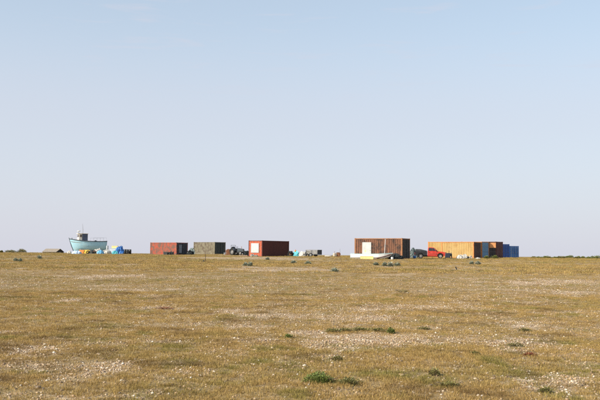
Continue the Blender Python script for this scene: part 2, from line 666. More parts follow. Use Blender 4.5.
def sow_grass():
    gm = grass_material()
    kinds = [make_tuft(gm, 30, .06, .012, .034, 2.2), make_tuft(gm, 30, .08, .012, .034, 2.2), make_tuft(gm, 24, .05, .01, .028, 2.4),
             make_tuft(gm, 24, .06, .015, .042, 1.8, 1), make_tuft(gm, 20, .04, .015, .04, 1.8, 0), make_tuft(gm, 34, .09, .008, .022, 2.8)]
    far = [make_tuft(gm, 30, .24, .02, .06, 1.5, 2, 0.012), make_tuft(gm, 30, .28, .015, .045, 1.7, 0, 0.014), make_tuft(gm, 26, .2, .02, .07, 1.2, 4, 0.010)]
    X, Y, K = [], [], []
    for d0, d1, dens, lo, hi in ((6.5, 16, 420, 0, 6), (16, 28, 220, 0, 6), (28, 48, 75, 0, 6), (48, 80, 15, 6, 9), (80, 130, 8, 6, 9), (130, 192, 4.5, 6, 9)):
        x, d = band_points(d0, d1, dens)
        X.append(x); Y.append(d); K.append(RNG.integers(lo, hi, len(x)))
    x, y, k = np.concatenate(X), np.concatenate(Y), np.concatenate(K)
    z = ground(x, y)
    c = cover(x, y, z)
    clump = sstep(0.36, 0.60, fbm(x / 0.26, y / 0.26, 91, 2))
    keep = RNG.random(len(x)) < np.clip(0.30 + 0.75 * c ** 1.1, 0, 1) * (0.42 + 0.58 * clump)
    for kx, ky, kr in KEEP_OUT:
        keep &= ((x - kx) ** 2 + (y - ky) ** 2) > kr * kr
    x, y, z, k, c = x[keep], y[keep], z[keep], k[keep], c[keep]
    n = len(x)
    g = greenness(x, y)
    tint = np.clip(g * 0.6 + 0.75 * sstep(0.56, 0.74, fbm(x / 0.55, y / 0.75, 101, 3)) + RNG.normal(0, 0.14, n), 0, 1)
    tone = np.clip(sstep(0.55, 0.80, fbm(x / 0.7, y / 0.7, 71, 3)) * 0.55 + np.where(RNG.random(n) < 0.18, RNG.uniform(0.1, 0.85, n), 0), 0, 0.85)
    hgt = (0.55 + 0.75 * c) * (0.75 + 0.6 * fbm(x / 3, y / 3, 81, 3)) * RNG.uniform(0.7, 1.25, n)
    s = RNG.uniform(0.8, 1.25, n)
    rot = np.stack([RNG.normal(0, 0.12, n), RNG.normal(0, 0.12, n), RNG.uniform(0, 6.283, n)], 1)
    scl = np.stack([s, s, hgt], 1)
    scatter_object('dry_grass', 'thin golden and olive dry grass covering the shingle', np.stack([x, y, z], 1), rot, scl, k,
                   {'tint': tint, 'tone': tone}, kinds + far, 'grass')


def sow_pebbles():
    m, nt, b = new_mat('flint_pebble')
    oi = nt.nodes.new('ShaderNodeObjectInfo')
    rp = nt.nodes.new('ShaderNodeValToRGB')
    cr = rp.color_ramp
    cr.elements[0].color = (0.10, 0.075, 0.055, 1)
    cr.elements[1].color = (0.70, 0.62, 0.52, 1)
    for p, c in ((0.15, (0.20, 0.12, 0.065)), (0.4, (0.36, 0.22, 0.11)), (0.65, (0.43, 0.31, 0.19)), (0.86, (0.50, 0.39, 0.27))):
        e = cr.elements.new(p); e.color = (*c, 1)
    nt.links.new(oi.outputs['Random'], rp.inputs['Fac'])
    v = obj_coord(nt)
    c = mix(nt, stepr(nt, noise(nt, v, 2.2, 4), 0.5, 0.75), rp.outputs['Color'], (0.30, 0.24, 0.18))
    nt.links.new(c, b.inputs['Base Color'])
    b.inputs['Roughness'].default_value = 0.6
    kinds = []
    for i in range(7):
        bm = bmesh.new()
        bmesh.ops.create_icosphere(bm, subdivisions=2 if i < 3 else 1, radius=1)
        sx, sy, sz = random.uniform(.8, 1.2), random.uniform(.6, .95), random.uniform(.38, .65)
        ph = [random.uniform(0, 6) for _ in range(3)]
        for vv in bm.verts:
            p = vv.co
            q = 1 + 0.14 * math.sin(2.3 * p.x + ph[0]) + 0.12 * math.sin(2.9 * p.y + ph[1]) + 0.08 * math.sin(4 * p.z + ph[2])
            vv.co = Vector((p.x * sx * q, p.y * sy * q, p.z * sz * q))
        me = bpy.data.meshes.new('pebble')
        bm.to_mesh(me); bm.free()
        me.polygons.foreach_set('use_smooth', [True] * len(me.polygons))
        me.materials.append(m)
        kinds.append(bpy.data.objects.new('pebble', me))
    X, Y = [], []
    for d0, d1, dens in ((6.5, 14, 560), (14, 24, 330), (24, 42, 130), (42, 75, 22)):
        x, d = band_points(d0, d1, dens, 0.39, 1.5)
        X.append(x); Y.append(d)
    x, y = np.concatenate(X), np.concatenate(Y)
    z = ground(x, y)
    c = cover(x, y, z)
    keep = RNG.random(len(x)) < np.clip(0.13 + 0.85 * (1 - c) ** 1.7, 0, 1)
    x, y, z = x[keep], y[keep], z[keep]
    n = len(x)
    s = 0.008 + 0.015 * RNG.random(n) ** 2.2 + np.where(RNG.random(n) < 0.012, 0.012, 0)
    s = s * np.where(y > 24, 1.25, 1.0)
    rot = np.stack([RNG.normal(0, 0.3, n), RNG.normal(0, 0.3, n), RNG.uniform(0, 6.283, n)], 1)
    scatter_object('shingle_pebbles', 'loose cream and brown flint pebbles in the bare patches', np.stack([x, y, z + s * 0.22], 1), rot,
                   np.stack([s, s, s], 1), RNG.integers(0, 7, n), {}, kinds, 'pebbles')


# ================================================================== CONTAINERS
def corrugated(length, z0, z1, pitch=0.28, depth=0.038, t=0.012):
    """closed corrugated sheet along x, facing -y, ribs vertical; y = 0 is the outer crest"""
    n = max(2, int(round(length / pitch)))
    p = length / n
    xs, ys = [], []
    for i in range(n):
        x = -length / 2 + i * p
        for fx, fy in ((0.0, 0), (0.25, 0), (0.40, depth), (0.80, depth), (0.95, 0)):
            xs.append(x + fx * p); ys.append(fy)
    xs.append(length / 2); ys.append(0)
    prof = list(zip(xs, ys)) + [(x, y + t) for x, y in reversed(list(zip(xs, ys)))]
    k = len(xs)
    vs = [(x, y, z0) for x, y in prof] + [(x, y, z1) for x, y in prof]
    m = 2 * k
    fs = [(i, (i + 1) % m, (i + 1) % m + m, i + m) for i in range(m)]
    fs += [(i, m - 1 - i, m - 2 - i, i + 1) for i in range(k - 1)]
    fs += [(i + m, i + 1 + m, m - 2 - i + m, m - 1 - i + m) for i in range(k - 1)]
    return vs, fs


def rotz(vs, a, off):
    c, s = math.cos(a), math.sin(a)
    return [(x * c - y * s + off[0], x * s + y * c + off[1], z + off[2]) for x, y, z in vs]


def container(label, corner_px, d, yaw, L, W, H, mats, corner=(1, -1), door_end=1, sunk=0.06, group=None, name='shipping_container'):
    """L along local x. corner = the local corner that stands at (corner_px, d)."""
    wall, frame, door, roofm, steel = mats
    g = on_ground(corner_px, d)
    off = Matrix.Rotation(yaw, 3, 'Z') @ Vector((corner[0] * L / 2, corner[1] * W / 2, 0))
    c = Vector((g.x - off.x, g.y - off.y, 0))
    zs = []
    for sx in (-1, 1):
        for sy in (-1, 1):
            q = c + Matrix.Rotation(yaw, 3, 'Z') @ Vector((sx * L / 2, sy * W / 2, 0))
            zs.append(gz(q.x, q.y))
    c.z = min(g.z, sum(zs) / 4) - sunk
    t = thing(name, label, 'container', c, yaw, group)
    P = 0.15
    for sx in (-1, 1):
        for sy in (-1, 1):
            x, y = sx * (L / 2 - P / 2), sy * (W / 2 - P / 2)
            po = MB().box((x, y, H / 2), (P, P, H - 0.24)).build('corner_post', frame, t)
            for z in (0.06, H - 0.06):
                MB().box((x, y, z), (P + 0.012, P + 0.012, 0.118)).build('corner_casting', frame, t)
    for sy in (-1, 1):
        y = sy * (W / 2 - 0.06)
        MB().box((0, y, H - 0.07), (L - 2 * P - 0.014, 0.08, 0.10)).build('top_rail', frame, t)
        MB().box((0, y, 0.09), (L - 2 * P - 0.014, 0.08, 0.15)).build('bottom_rail', frame, t)
    for sx in (-1, 1):
        x = sx * (L / 2 - 0.06)
        MB().box((x, 0, H - 0.07), (0.08, W - 2 * P - 0.014, 0.10)).build('top_rail', frame, t)
        MB().box((x, 0, 0.09), (0.08, W - 2 * P - 0.014, 0.15)).build('bottom_rail', frame, t)
    z0, z1 = 0.166, H - 0.121
    vs, fs = corrugated(L - 2 * P - 0.004, z0, z1)
    MB().add(rotz(vs, 0, (0, -W / 2 + 0.035, 0)), fs).build('side_wall', wall, t)
    MB().add(rotz(vs, math.pi, (0, W / 2 - 0.035, 0)), fs).build('side_wall', wall, t)
    vs, fs = corrugated(W - 2 * P - 0.004, z0, z1)
    a = math.pi / 2 if door_end == -1 else -math.pi / 2
    ex = (L / 2 - 0.035) if door_end == -1 else (-L / 2 + 0.035)
    MB().add(rotz(vs, a, (ex, 0, 0)), fs).build('end_wall', wall, t)
    # roof sheet with shallow ribs
    n = int(L / 0.5)
    prof = []
    for i in range(n):
        x = -L / 2 + 0.1 + (L - 0.2) * i / n
        w = (L - 0.2) / n
        prof += [(x, H - 0.02), (x + w * .45, H - 0.02), (x + w * .55, H - 0.035), (x + w * .9, H - 0.035)]
    prof += [(L / 2 - 0.1, H - 0.02), (L / 2 - 0.1, H - 0.06), (-L / 2 + 0.1, H - 0.06)]
    MB().prism(prof, -W / 2 + 0.11, W / 2 - 0.11).build('roof', roofm, t)
    MB().box((0, 0, 0.12), (L - 0.3, W - 0.3, 0.05)).build('floor', steel, t)
    # two door leaves with lock rods
    dw = (W - 2 * P) / 2 - 0.012
    xd = door_end * (L / 2 - 0.05)
    for s in (-1, 1):
        yc = s * (dw / 2 + 0.006)
        dm = MB()
        dm.box((xd, yc, (z0 + z1) / 2), (0.05, dw, z1 - z0))
        for k in range(3):
            zc = z0 + (z1 - z0) * (k + 0.5) / 3
            dm.box((xd + door_end * 0.033, yc, zc), (0.02, dw - 0.12, (z1 - z0) / 3 - 0.14))
        do = dm.build('door', door, t)
        for q in (-0.22, 0.22):
            rd = MB().tube([(xd + door_end * 0.07, yc + q * dw * 1.1, z0 - 0.03), (xd + door_end * 0.07, yc + q * dw * 1.1, z1 + 0.03)], 0.019, 6)
            rd.box((xd + door_end * 0.085, yc + q * dw * 1.1 + 0.09, z0 + 0.85), (0.02, 0.26, 0.035))
            rd.build('lock_rod', steel, do)
        for k in range(4):
            MB().box((xd + door_end * 0.04, s * (dw + 0.0), z0 + (z1 - z0) * (0.1 + 0.26 * k)), (0.05, 0.10, 0.05)).build('hinge', steel, do)
    r = max(L, W) * 0.36
    ux = Matrix.Rotation(yaw, 3, 'Z') @ Vector((1, 0, 0))
    for k in np.linspace(-0.5, 0.5, 6):
        KEEP_OUT.append((c.x + ux.x * k * (L - W), c.y + ux.y * k * (L - W), W * 0.5))
    return t


STEEL = plain('galvanised_grime', (0.16, 0.155, 0.15), 0.55, 0.3)
BLACKM = plain('black_plastic', (0.012, 0.013, 0.016), 0.5, 0.3)
WHITE = plain('white_paint', (0.58, 0.58, 0.56), 0.55, 0.10, 2.0)
red_wall = rusty('faded_orange_red_paint', (0.38, 0.050, 0.018), (0.14, 0.072, 0.052), (0.30, 0.085, 0.05), 0.80, 0.45, seed=3)
navy = rusty('navy_shaded', (0.016, 0.020, 0.030), (0.035, 0.03, 0.028), (0.03, 0.036, 0.05), 0.3, 0.3, seed=5)  # navy doors on the end turned from the sun, shade included in the tone
olive_wall = rusty('weathered_olive_grey', (0.155, 0.135, 0.085), (0.09, 0.062, 0.040), (0.21, 0.185, 0.13), 0.70, 0.5, seed=9)
olive_shaded = rusty('olive_end_shaded', (0.018, 0.026, 0.024), (0.04, 0.03, 0.02), (0.03, 0.04, 0.036), 0.3, 0.3, seed=13)  # near-black door colour stands for the shade on the olive container's end
red2_shaded = rusty('red_paint_shaded', (0.075, 0.014, 0.009), (0.035, 0.012, 0.008), (0.09, 0.018, 0.012), 0.35, 0.5, seed=17)  # darkened red: the shade of the long side is in the colour
red2_lit = rusty('red_door_lit', (0.40, 0.068, 0.024), (0.24, 0.06, 0.025), (0.44, 0.10, 0.045), 0.30, 0.35, seed=19)  # brighter copy of the same red for the sunlit end
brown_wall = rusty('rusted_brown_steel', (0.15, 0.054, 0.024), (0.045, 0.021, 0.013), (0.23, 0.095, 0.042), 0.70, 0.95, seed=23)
brown_shaded = rusty('brown_end_shaded', (0.018, 0.012, 0.010), (0.012, 0.009, 0.008), (0.024, 0.015, 0.011), 0.5, 0.6, seed=29)  # near-black brown: shade painted on the end, also in a doorway
ochre_frame = rusty('ochre_rust_frame', (0.26, 0.11, 0.04), (0.14, 0.055, 0.025), (0.30, 0.13, 0.05), 0.5, 0.4, seed=31)
yellow_wall = rusty('faded_yellow_paint', (0.36, 0.215, 0.060), (0.26, 0.125, 0.036), (0.43, 0.30, 0.12), 0.34, 0.62, seed=37)
yellow_frame = rusty('orange_rust_frame', (0.45, 0.16, 0.035), (0.28, 0.09, 0.025), (0.5, 0.22, 0.07), 0.45, 0.4, seed=39)
rust_shaded = rusty('rust_door_shaded', (0.070, 0.030, 0.019), (0.035, 0.017, 0.012), (0.10, 0.043, 0.026), 0.5, 0.7, seed=41)  # rusty brown lowered to hold the shade of the right-facing ends
blue_door = rusty('pale_blue_door', (0.13, 0.29, 0.47), (0.12, 0.20, 0.28), (0.19, 0.36, 0.52), 0.3, 0.4, seed=43)
maroon = rusty('maroon_door', (0.12, 0.032, 0.026), (0.06, 0.025, 0.018), (0.14, 0.042, 0.035), 0.4, 0.5, seed=47)
blue_wall = rusty('deep_blue_paint', (0.020, 0.085, 0.34), (0.03, 0.05, 0.13), (0.03, 0.11, 0.38), 0.25, 0.3, seed=53)
blue2_wall = rusty('slate_blue_paint', (0.03, 0.12, 0.34), (0.035, 0.07, 0.14), (0.05, 0.16, 0.40), 0.35, 0.45, seed=59)
rust_roof = rusty('rusted_roof', (0.20, 0.11, 0.07), (0.11, 0.055, 0.035), (0.26, 0.17, 0.11), 0.6, 0.2, seed=61)

# --- red hut-like container on the left, dark doors turned right
c1 = container('faded red steel container with navy doors darkened as shaded, right of the boat', 176.3, 148, -R(35), 6.5, 2.95, 2.25,
               (red_wall, red_wall, navy, rust_roof, STEEL))
MB().box((3.25 + 0.06, -0.50, 1.12), (0.02, 0.72, 1.5)).build('grey_panel', plain('grey_sheet', (0.16, 0.18, 0.21), 0.6, 0.3), c1)
# --- olive grey container
c2 = container('weathered olive grey container with one end coloured as shaded, left of the dark tractor', 214.5, 154, -R(42), 5.9, 2.75, 2.33,
               (olive_wall, olive_wall, olive_shaded, rust_roof, STEEL))
# --- brick red container, door end coloured as sunlit, with a white board
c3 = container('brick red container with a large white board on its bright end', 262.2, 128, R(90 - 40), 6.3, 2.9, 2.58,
               (red2_shaded, red2_shaded, red2_lit, rust_roof, STEEL), corner=(-1, -1), door_end=-1)


def marked_white(name, spots_):
    """white board with a few faded paint marks"""
    m, nt, b = new_mat(name)
    v = obj_coord(nt)
    c = mix(nt, stepr(nt, noise(nt, v, 2.0, 5), 0.35, 0.7), (0.38, 0.38, 0.37), (0.50, 0.50, 0.49))
    for (p, r, col) in spots_:
        vm = nt.nodes.new('ShaderNodeVectorMath'); vm.operation = 'DISTANCE'
        nt.links.new(v, vm.inputs[0]); vm.inputs[1].default_value = p
        add = nt.nodes.new('ShaderNodeMath'); add.operation = 'MULTIPLY_ADD'
        nt.links.new(noise(nt, v, 7, 3), add.inputs[0]); add.inputs[1].default_value = 0.35
        nt.links.new(vm.outputs['Value'], add.inputs[2])
        f = stepr(nt, add.outputs[0], r + 0.20, r + 0.12)
        c = mix(nt, f, c, col)
    nt.links.new(c, b.inputs['Base Color'])
    b.inputs['Roughness'].default_value = 0.6
    return m


xw = -6.3 / 2 - 0.075
MB().box((xw, 0.03, 1.42), (0.03, 1.62, 1.46)).build('white_board', marked_white('white_board_marks', [((xw, 0.25, 1.0), 0.16, (0.75, 0.68, 0.30))]), c3, bevel=0.006)
# --- big rusty brown container in the middle
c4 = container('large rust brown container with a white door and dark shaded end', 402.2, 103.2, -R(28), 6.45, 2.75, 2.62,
               (brown_wall, ochre_frame, brown_shaded, rust_roof, STEEL))
yd = -2.75 / 2 - 0.015
dr = MB().box((-1.53, yd, 1.18), (1.22, 0.05, 1.84)).build('door', marked_white('white_door_marks', [((-1.72, yd, 0.98), 0.14, (0.78, 0.70, 0.25)), ((-1.22, yd, 0.92), 0.10, (0.75, 0.45, 0.42))]), c4, bevel=0.006)
dr['label'] = 'white painted door with faint yellow and pink marks'
MB().box((-1.05, yd - 0.04, 1.1), (0.10, 0.03, 0.03)).build('handle', STEEL, dr)

# --- row of containers on the right
YA = -R(39)
c5 = container('nearest faded yellow container, with rusty brown end coloured as shaded, right of the red pickup', 473.8, 124, YA, 5.45, 2.44, 2.5,
               (yellow_wall, yellow_frame, rust_shaded, rust_roof, STEEL))


def beside(root, k, shift=0.0):
    """photo column and distance of the same corner, k metres further back along the row"""
    m = Matrix.Rotation(root.rotation_euler.z, 3, 'Z')
    p = Vector(root.location) + m @ Vector((5.45 / 2 + shift, -2.44 / 2 + k, 0))
    u, v = to_px(np.array([p.x]), np.array([p.y]), np.array([p.z]))
    return float(u[0]), p.y


u, d_ = beside(c5, 2.50, 0.05)
c6 = container('longer yellow container with light blue doors, directly behind the nearest yellow one', u, d_, YA, 9.3, 2.40, 2.52,
               (yellow_wall, yellow_frame, blue_door, rust_roof, STEEL))
u, d_ = beside(c5, 4.98, -0.02)
c7 = container('rust container, coloured as shaded, with an orange board over its doorway', u, d_, YA, 6.06, 2.40, 2.55,
               (rust_shaded, rust_shaded, brown_shaded, rust_roof, STEEL))
ob = MB().box((6.06 / 2 + 0.34, -0.62, 2.02), (0.04, 1.0, 0.78), (0, 0, R(-48))).build('orange_board', plain('orange_ply', (0.72, 0.32, 0.12), 0.7, 0.2), c7)
ob['label'] = 'square orange board hung over the doorway'
u, d_ = beside(c5, 7.45, 0.0)
c8 = container('maroon container end, last of the joined row of containers', u, d_, YA, 6.06, 2.40, 2.62,
               (maroon, maroon, maroon, rust_roof, STEEL))
c9 = container('deep blue container standing just right of the joined row', 509.5, 146, -R(52), 6.06, 2.44, 2.44,
               (blue_wall, blue_wall, blue_wall, blue_wall, STEEL), corner=(1, 1))
c10 = container('smaller slate blue container at the far right end of the row', 518.8, 165, -R(61), 6.06, 2.44, 2.36,
                (blue2_wall, blue2_wall, blue2_wall, blue2_wall, STEEL), corner=(1, 1))


# ================================================================== FISHING BOAT
def fishing_boat():
    yaw = R(180 + 26)
    L = 6.5
    g = on_ground(73.0, 148)
    fwd = Matrix.Rotation(yaw, 3, 'Z') @ Vector((1, 0, 0))
    c = Vector((g.x, g.y, 0)) - fwd * (L / 2 - 0.75)
    c.z = gz(g.x, g.y) - 0.05
    t = thing('fishing_boat', 'turquoise wooden fishing boat with cream wheelhouse hauled up on the shingle', 'boat', c, yaw)
    hullm, nt, b = new_mat('turquoise_hull')
    v = obj_coord(nt)
    cc = mix(nt, stepr(nt, noise(nt, v, 1.1, 6), 0.35, 0.72), (0.36, 0.62, 0.74), (0.46, 0.70, 0.78))
    cc = mix(nt, stepr(nt, noise(nt, obj_coord(nt, (3, 3, 0.5)), 2.0, 5), 0.60, 0.82), cc, (0.30, 0.54, 0.64))
    nt.links.new(cc, b.inputs['Base Color'])
    b.inputs['Roughness'].default_value = 0.5
    strake = plain('dark_rubbing_strake', (0.055, 0.075, 0.10), 0.6)
    cream = plain('cream_paint', (0.74, 0.68, 0.56), 0.55, 0.12)
    deckm = plain('deck_boards', (0.30, 0.27, 0.22), 0.8)
    win = glass('wheelhouse_glass', (0.10, 0.07, 0.045))

    def sec(s):
        """s: 0 stern .. 1 bow -> half beam, sheer z, keel z, x at sheer, x at keel"""
        hb = 1.38 * (1 - max(0, (s - 0.42) / 0.58) ** 2.6) * (0.80 + 0.20 * min(1, s / 0.3))
        sh = 2.14 + 0.48 * max(0, (s - 0.25) / 0.75) ** 2 + 0.10 * (1 - s) ** 2
        kz = 0.05 + 0.10 * (1 - s) ** 2 + (0.28 * max(0, (s - 0.86) / 0.14) ** 2)
        xs = -L / 2 + s * L
        xk = -L / 2 + 0.12 + s * (L - 0.95)
        return hb, sh, kz, xs, xk
    S = [0, .08, .18, .3, .42, .54, .65, .75, .83, .90, .955, 1.0]
    prof = [(0.0, 0.0), (0.14, 0.04), (0.56, 0.20), (0.85, 0.42), (0.95, 0.66), (0.985, 0.85), (1.0, 1.0)]
    rings = []
    for s in S:
        hb, sh, kz, xs, xk = sec(s)
        fine = max(0, (s - 0.5) / 0.5)
        ring = []
        for side in (1, -1):
            pr = prof if side == 1 else prof[1:]
            part_ = []
            for w, h in pr:
                ww = w * (1 - fine * 0.16 * (1 - h) ** 0.7) if h < 1 else w
                part_.append((xk + (xs - xk) * h, side * max(0.02, hb) * ww, kz + (sh - kz) * h))
            ring = (list(reversed(part_)) + ring) if side == 1 else ring + part_
        rings.append(ring)
    m = MB().loft(rings, closed=False, cap=False)
    n = len(rings[0])
    m.f.append(tuple(range(n)))                                  # transom
    hull = m.build('hull', hullm, t, smooth=True)
    hull.data.polygons[len(hull.data.polygons) - 1].use_smooth = False
    # plank lines: thin raised strakes on each side
    for side in (1, -1):
        for hfrac in (0.42, 0.66, 0.85):
            pts = []
            for ring in rings:
                w = [p for p in ring if (p[1] * side) >= 0]
                k = [h for _, h in prof].index(hfrac)
                q = w[len(prof) - 1 - k] if side == 1 else w[k if len(w) == len(prof) else k - 1]
                pts.append((q[0], q[1] + side * 0.006, q[2]))
            MB().tube(pts, 0.010, 5).build('plank_seam', hullm, hull)
        pts = [(r[0][0], r[0][1] + 0.01, r[0][2] - 0.02) if side == 1 else (r[-1][0], r[-1][1] - 0.01, r[-1][2] - 0.02) for r in rings]
        rr = MB()
        rr.loft([[(x, y - 0.05, z - 0.08), (x, y + 0.05, z - 0.08), (x, y + 0.05, z + 0.05), (x, y - 0.05, z + 0.05)] for x, y, z in pts])
        rr.build('rubbing_strake', strake, t)
    # bulwark top at the stern, deck
    dk = []
    for s in S[:-1]:
        hb, sh, kz, xs, xk = sec(s)
        dk.append([(xs * 0.995, hb * 0.93, sh - 0.42), (xs * 0.995, -hb * 0.93, sh - 0.42), (xs * 0.995, -hb * 0.93, sh - 0.47), (xs * 0.995, hb * 0.93, sh - 0.47)])
    MB().loft(dk).build('deck', deckm, t)
    MB().box((-L / 2 + 0.02, 0, 2.24), (0.07, 2.2, 0.12)).build('transom_cap', strake, t)
    MB().loft([[(x, -0.05, z0), (x, 0.05, z0), (x, 0.05, z1), (x, -0.05, z1)] for x, z0, z1 in ((-L / 2 + 0.1, -0.02, 0.22), (0, -0.02, 0.14), (L / 2 - 1.0, -0.02, 0.14), (L / 2 - 0.75, 0.10, 0.4))]).build('keel', strake, t)
    sp = sec(1.0)
    MB().tube([(sp[4] - 0.02, 0, sp[2]), ((sp[3] + sp[4]) / 2, 0, 1.35), (sp[3] + 0.04, 0, sp[1] + 0.16)], [0.06, 0.06, 0.05], 6).build('stem_post', strake, t)
    # wheelhouse forward
    x0, x1, wz0, wz1, wy = 0.15, 1.75, 1.95, 3.5, 0.86
    wh = MB().prism([(x0, wz0), (x1, wz0), (x1 - 0.14, wz1), (x0, wz1)], -wy, wy).build('wheelhouse', cream, t)
    MB().box(((x0 + x1) / 2 - 0.03, 0, wz1 + 0.035), (x1 - x0 + 0.22, 2 * wy + 0.18, 0.07)).build('roof', cream, wh, bevel=0.01)
    for k in range(3):
        y = (-0.56, 0, 0.56)[k]
        xx = x1 - 0.14 * (3.14 - wz0) / (wz1 - wz0) + 0.012
        MB().box((xx, y, 3.12), (0.03, 0.44, 0.46), (0, R(-5), 0)).build('window', win, wh)
    bluegrey = plain('blue_grey_shade', (0.07, 0.09, 0.14), 0.6)  # dark tone that paints in the shade on the wheelhouse side
    for sy in (-1, 1):
        MB().box((x0 + 0.52, sy * (wy + 0.012), 2.9), (0.96, 0.02, 1.16)).build('side_shade', bluegrey, wh)  # thin dark sheet standing for side shade
        MB().box((x0 + 1.22, sy * (wy + 0.012), 3.12), (0.34, 0.02, 0.42)).build('window', win, wh)
    # mast with aerial and lamp, bow bits, stern rail, net hauler
    MB().tube([(0.9, 0.15, wz1), (0.88, 0.15, 4.2), (1.0, 0.15, 5.3)], [0.03, 0.024, 0.012], 6).build('mast', STEEL, t)
    MB().tube([(0.88, -0.22, 4.25), (0.88, 0.45, 4.25)], 0.016, 5).build('cross_bar', STEEL, t)
    sc = MB().lathe([(0.02, 0), (0.27, 0.03), (0.30, 0.10), (0.25, 0.17), (0.05, 0.2)], 14, (1.5, -0.45, wz1 + 0.38)).build('radar_dome', WHITE, t)
    MB().tube([(1.5, -0.45, wz1 + 0.07), (1.5, -0.45, wz1 + 0.40)], 0.03, 6).build('bracket', STEEL, sc)
    for s in (-1, 1):
        pts = []
        for k in range(5):
            s_ = 0.02 + 0.09 * k
            hb, sh, kz, xs, xk = sec(s_)
            pts.append((xs, s * hb * 0.95, sh + 0.62))
            MB().tube([(xs, s * hb * 0.95, sh - 0.06), (xs, s * hb * 0.95, sh + 0.62)], 0.008, 5).build('rail_post', STEEL, t)
        MB().tube(pts, 0.009, 5).build('hand_rail', STEEL, t)
    MB().tube([(2.75, 0, 2.2), (2.75, 0, 2.75)], 0.07, 8).build('bollard', strake, t)
    hm = MB().box((-1.6, -0.6, 1.95), (0.5, 0.4, 0.5)).lathe([(0.22, -0.08), (0.26, 0), (0.22, 0.08)], 14, (-1.6, -0.86, 2.15), 'Y')
    hm.build('net_hauler', STEEL, t)
    for x in (-2.0, 0.1, 1.4):
        for s in (-1, 1):
            MB().tube([(x, s * 1.15, 0.0), (x, s * 0.95, 0.75)], 0.07, 6).build('prop', deckm, t)
    KEEP_OUT.append((c.x, c.y, 1.2))
    return t


fishing_boat()


# ================================================================== CLUTTER BUILDERS
def mound(name, label, cat, px, d, w, h, mat, dep=None, seed=0, group=None, ropes=0, rope_mat=None, rz=0.0, lift=0.0, floats=None):
    """a slumped heap (tarpaulin, nets, sacks) with folds"""
    dep = dep or w * 0.75
    g = on_ground(px, d)
    g.z += lift - 0.04
    t = thing(name, label, cat, g, rz, group)
    rs = random.Random(seed * 13 + int(px * 10))
    ph = [rs.uniform(0, 6.28) for _ in range(8)]
    rings = []
    nr, na = 12, 44
    from mathutils import noise as mn
    o3 = Vector((rs.uniform(0, 90), rs.uniform(0, 90), rs.uniform(0, 90)))
    crisp = 0.20 if floats else 0.13
    for i in range(nr + 1):
        u = i / nr
        ring = []
        for k in range(na):
            a = 2 * math.pi * k / na
            fold = 1 + 0.10 * math.sin(3 * a + ph[0]) + 0.08 * math.sin(5 * a + ph[1] + 2 * u) + 0.05 * math.sin(9 * a + ph[2] - 3 * u)
            rad = (math.cos(u * math.pi / 2 * 0.98)) ** 0.62 * fold
            zz = h * math.sin(u * math.pi / 2) ** 0.9 * (1 + 0.16 * math.sin(2 * a + ph[3]) * (1 - u * 0.6) + 0.07 * math.sin(7 * a + ph[4]))
            q = Vector((rad * w / 2 * math.cos(a), rad * dep / 2 * math.sin(a), zz))
            k3 = 3.0 / w
            dv = (mn.noise_vector(q * k3 + o3) * 1.0 + mn.noise_vector(q * k3 * 2.7 + o3) * 0.6 + mn.noise_vector(q * k3 * 6 + o3) * 0.35) * crisp * min(w, 1.4 * h + .2)
            q = q + dv * min(1, u * 4 + .3)
            ring.append((q.x, q.y, max(-.02, q.z)))
        rings.append(ring)
    MB().loft(rings).build('cover' if not floats else 'net_mass', mat, t, smooth=False)
    for q in range(ropes):
        a0 = rs.uniform(0, 6.28)
        pts = []
        for k in range(9):
            u = k / 8
            a = a0 + math.pi * u
            x = w * 0.5 * math.cos(a0) * (1 - 2 * u); y = dep * 0.5 * math.sin(a0) * (1 - 2 * u)
            pts.append((x * 1.02, y * 1.02, max(0.03, h * 1.03 * math.sin(math.pi * u) ** 0.55)))
        MB().tube(pts, 0.02, 5).build('rope', rope_mat or STEEL, t)
    if floats:
        for q in range(7):
            a = rs.uniform(3.3, 6.1); rr = rs.uniform(0.35, 0.9)
            MB().lathe([(0.01, -0.05), (0.033, -0.04), (0.05, 0), (0.033, 0.04), (0.01, 0.05)], 8,
                       (math.cos(a) * rr * w / 2, math.sin(a) * rr * dep / 2, h * math.sqrt(max(0.05, 1 - rr * rr)))).build('float', floats, t, smooth=True)
    return t


def fish_box(label, loc, w, dep, h, mat, rz=0.0, group=None, name='fish_box'):
    t = thing(name, label, 'crate', loc, rz, group)
    th = 0.03
    MB().box((0, 0, th / 2), (w - 2 * th - 0.004, dep - 2 * th - 0.004, th)).build('base', mat, t)
    for s in (-1, 1):
        MB().box((0, s * (dep / 2 - th / 2), h / 2), (w, th, h)).build('side', mat, t)
        e = MB()
        e.box((s * (w / 2 - th / 2), 0, h * 0.3), (th - 0.004, dep - 2 * th - 0.004, h * 0.6))
        e.box((s * (w / 2 - th / 2), 0, h * 0.92), (th - 0.004, dep - 2 * th - 0.004, h * 0.16))
        e.build('end', mat, t)
    rm = MB()
    for s in (-1, 1):
        rm.box((0, s * (dep / 2 + 0.008), h - 0.03), (w + 0.03, 0.03, 0.05))
    rm.build('rim', mat, t)
    return t


def barrel(label, px, d, r, h, mat, group=None, ry=0.0, lidm=None):
    g = on_ground(px, d)
    g.z -= 0.02
    t = thing('barrel', label, 'barrel', g, random.uniform(0, 3), group, ry=ry)
    MB().lathe([(r * .9, 0), (r * .97, .03), (r, h * .3), (r * 1.05, h * .33), (r * 1.05, h * .36), (r, h * .39), (r, h * .62), (r * 1.05, h * .65), (r * 1.05, h * .68),
                (r, h * .71), (r * .97, h * .96), (r * .9, h)], 20).build('body', mat, t, smooth=True)
    MB().lathe([(r * .93, h + .002), (r * .93, h + .03), (r * .8, h + .035), (r * .8, h + .02)], 20).build('lid', lidm or mat, t)
    return t


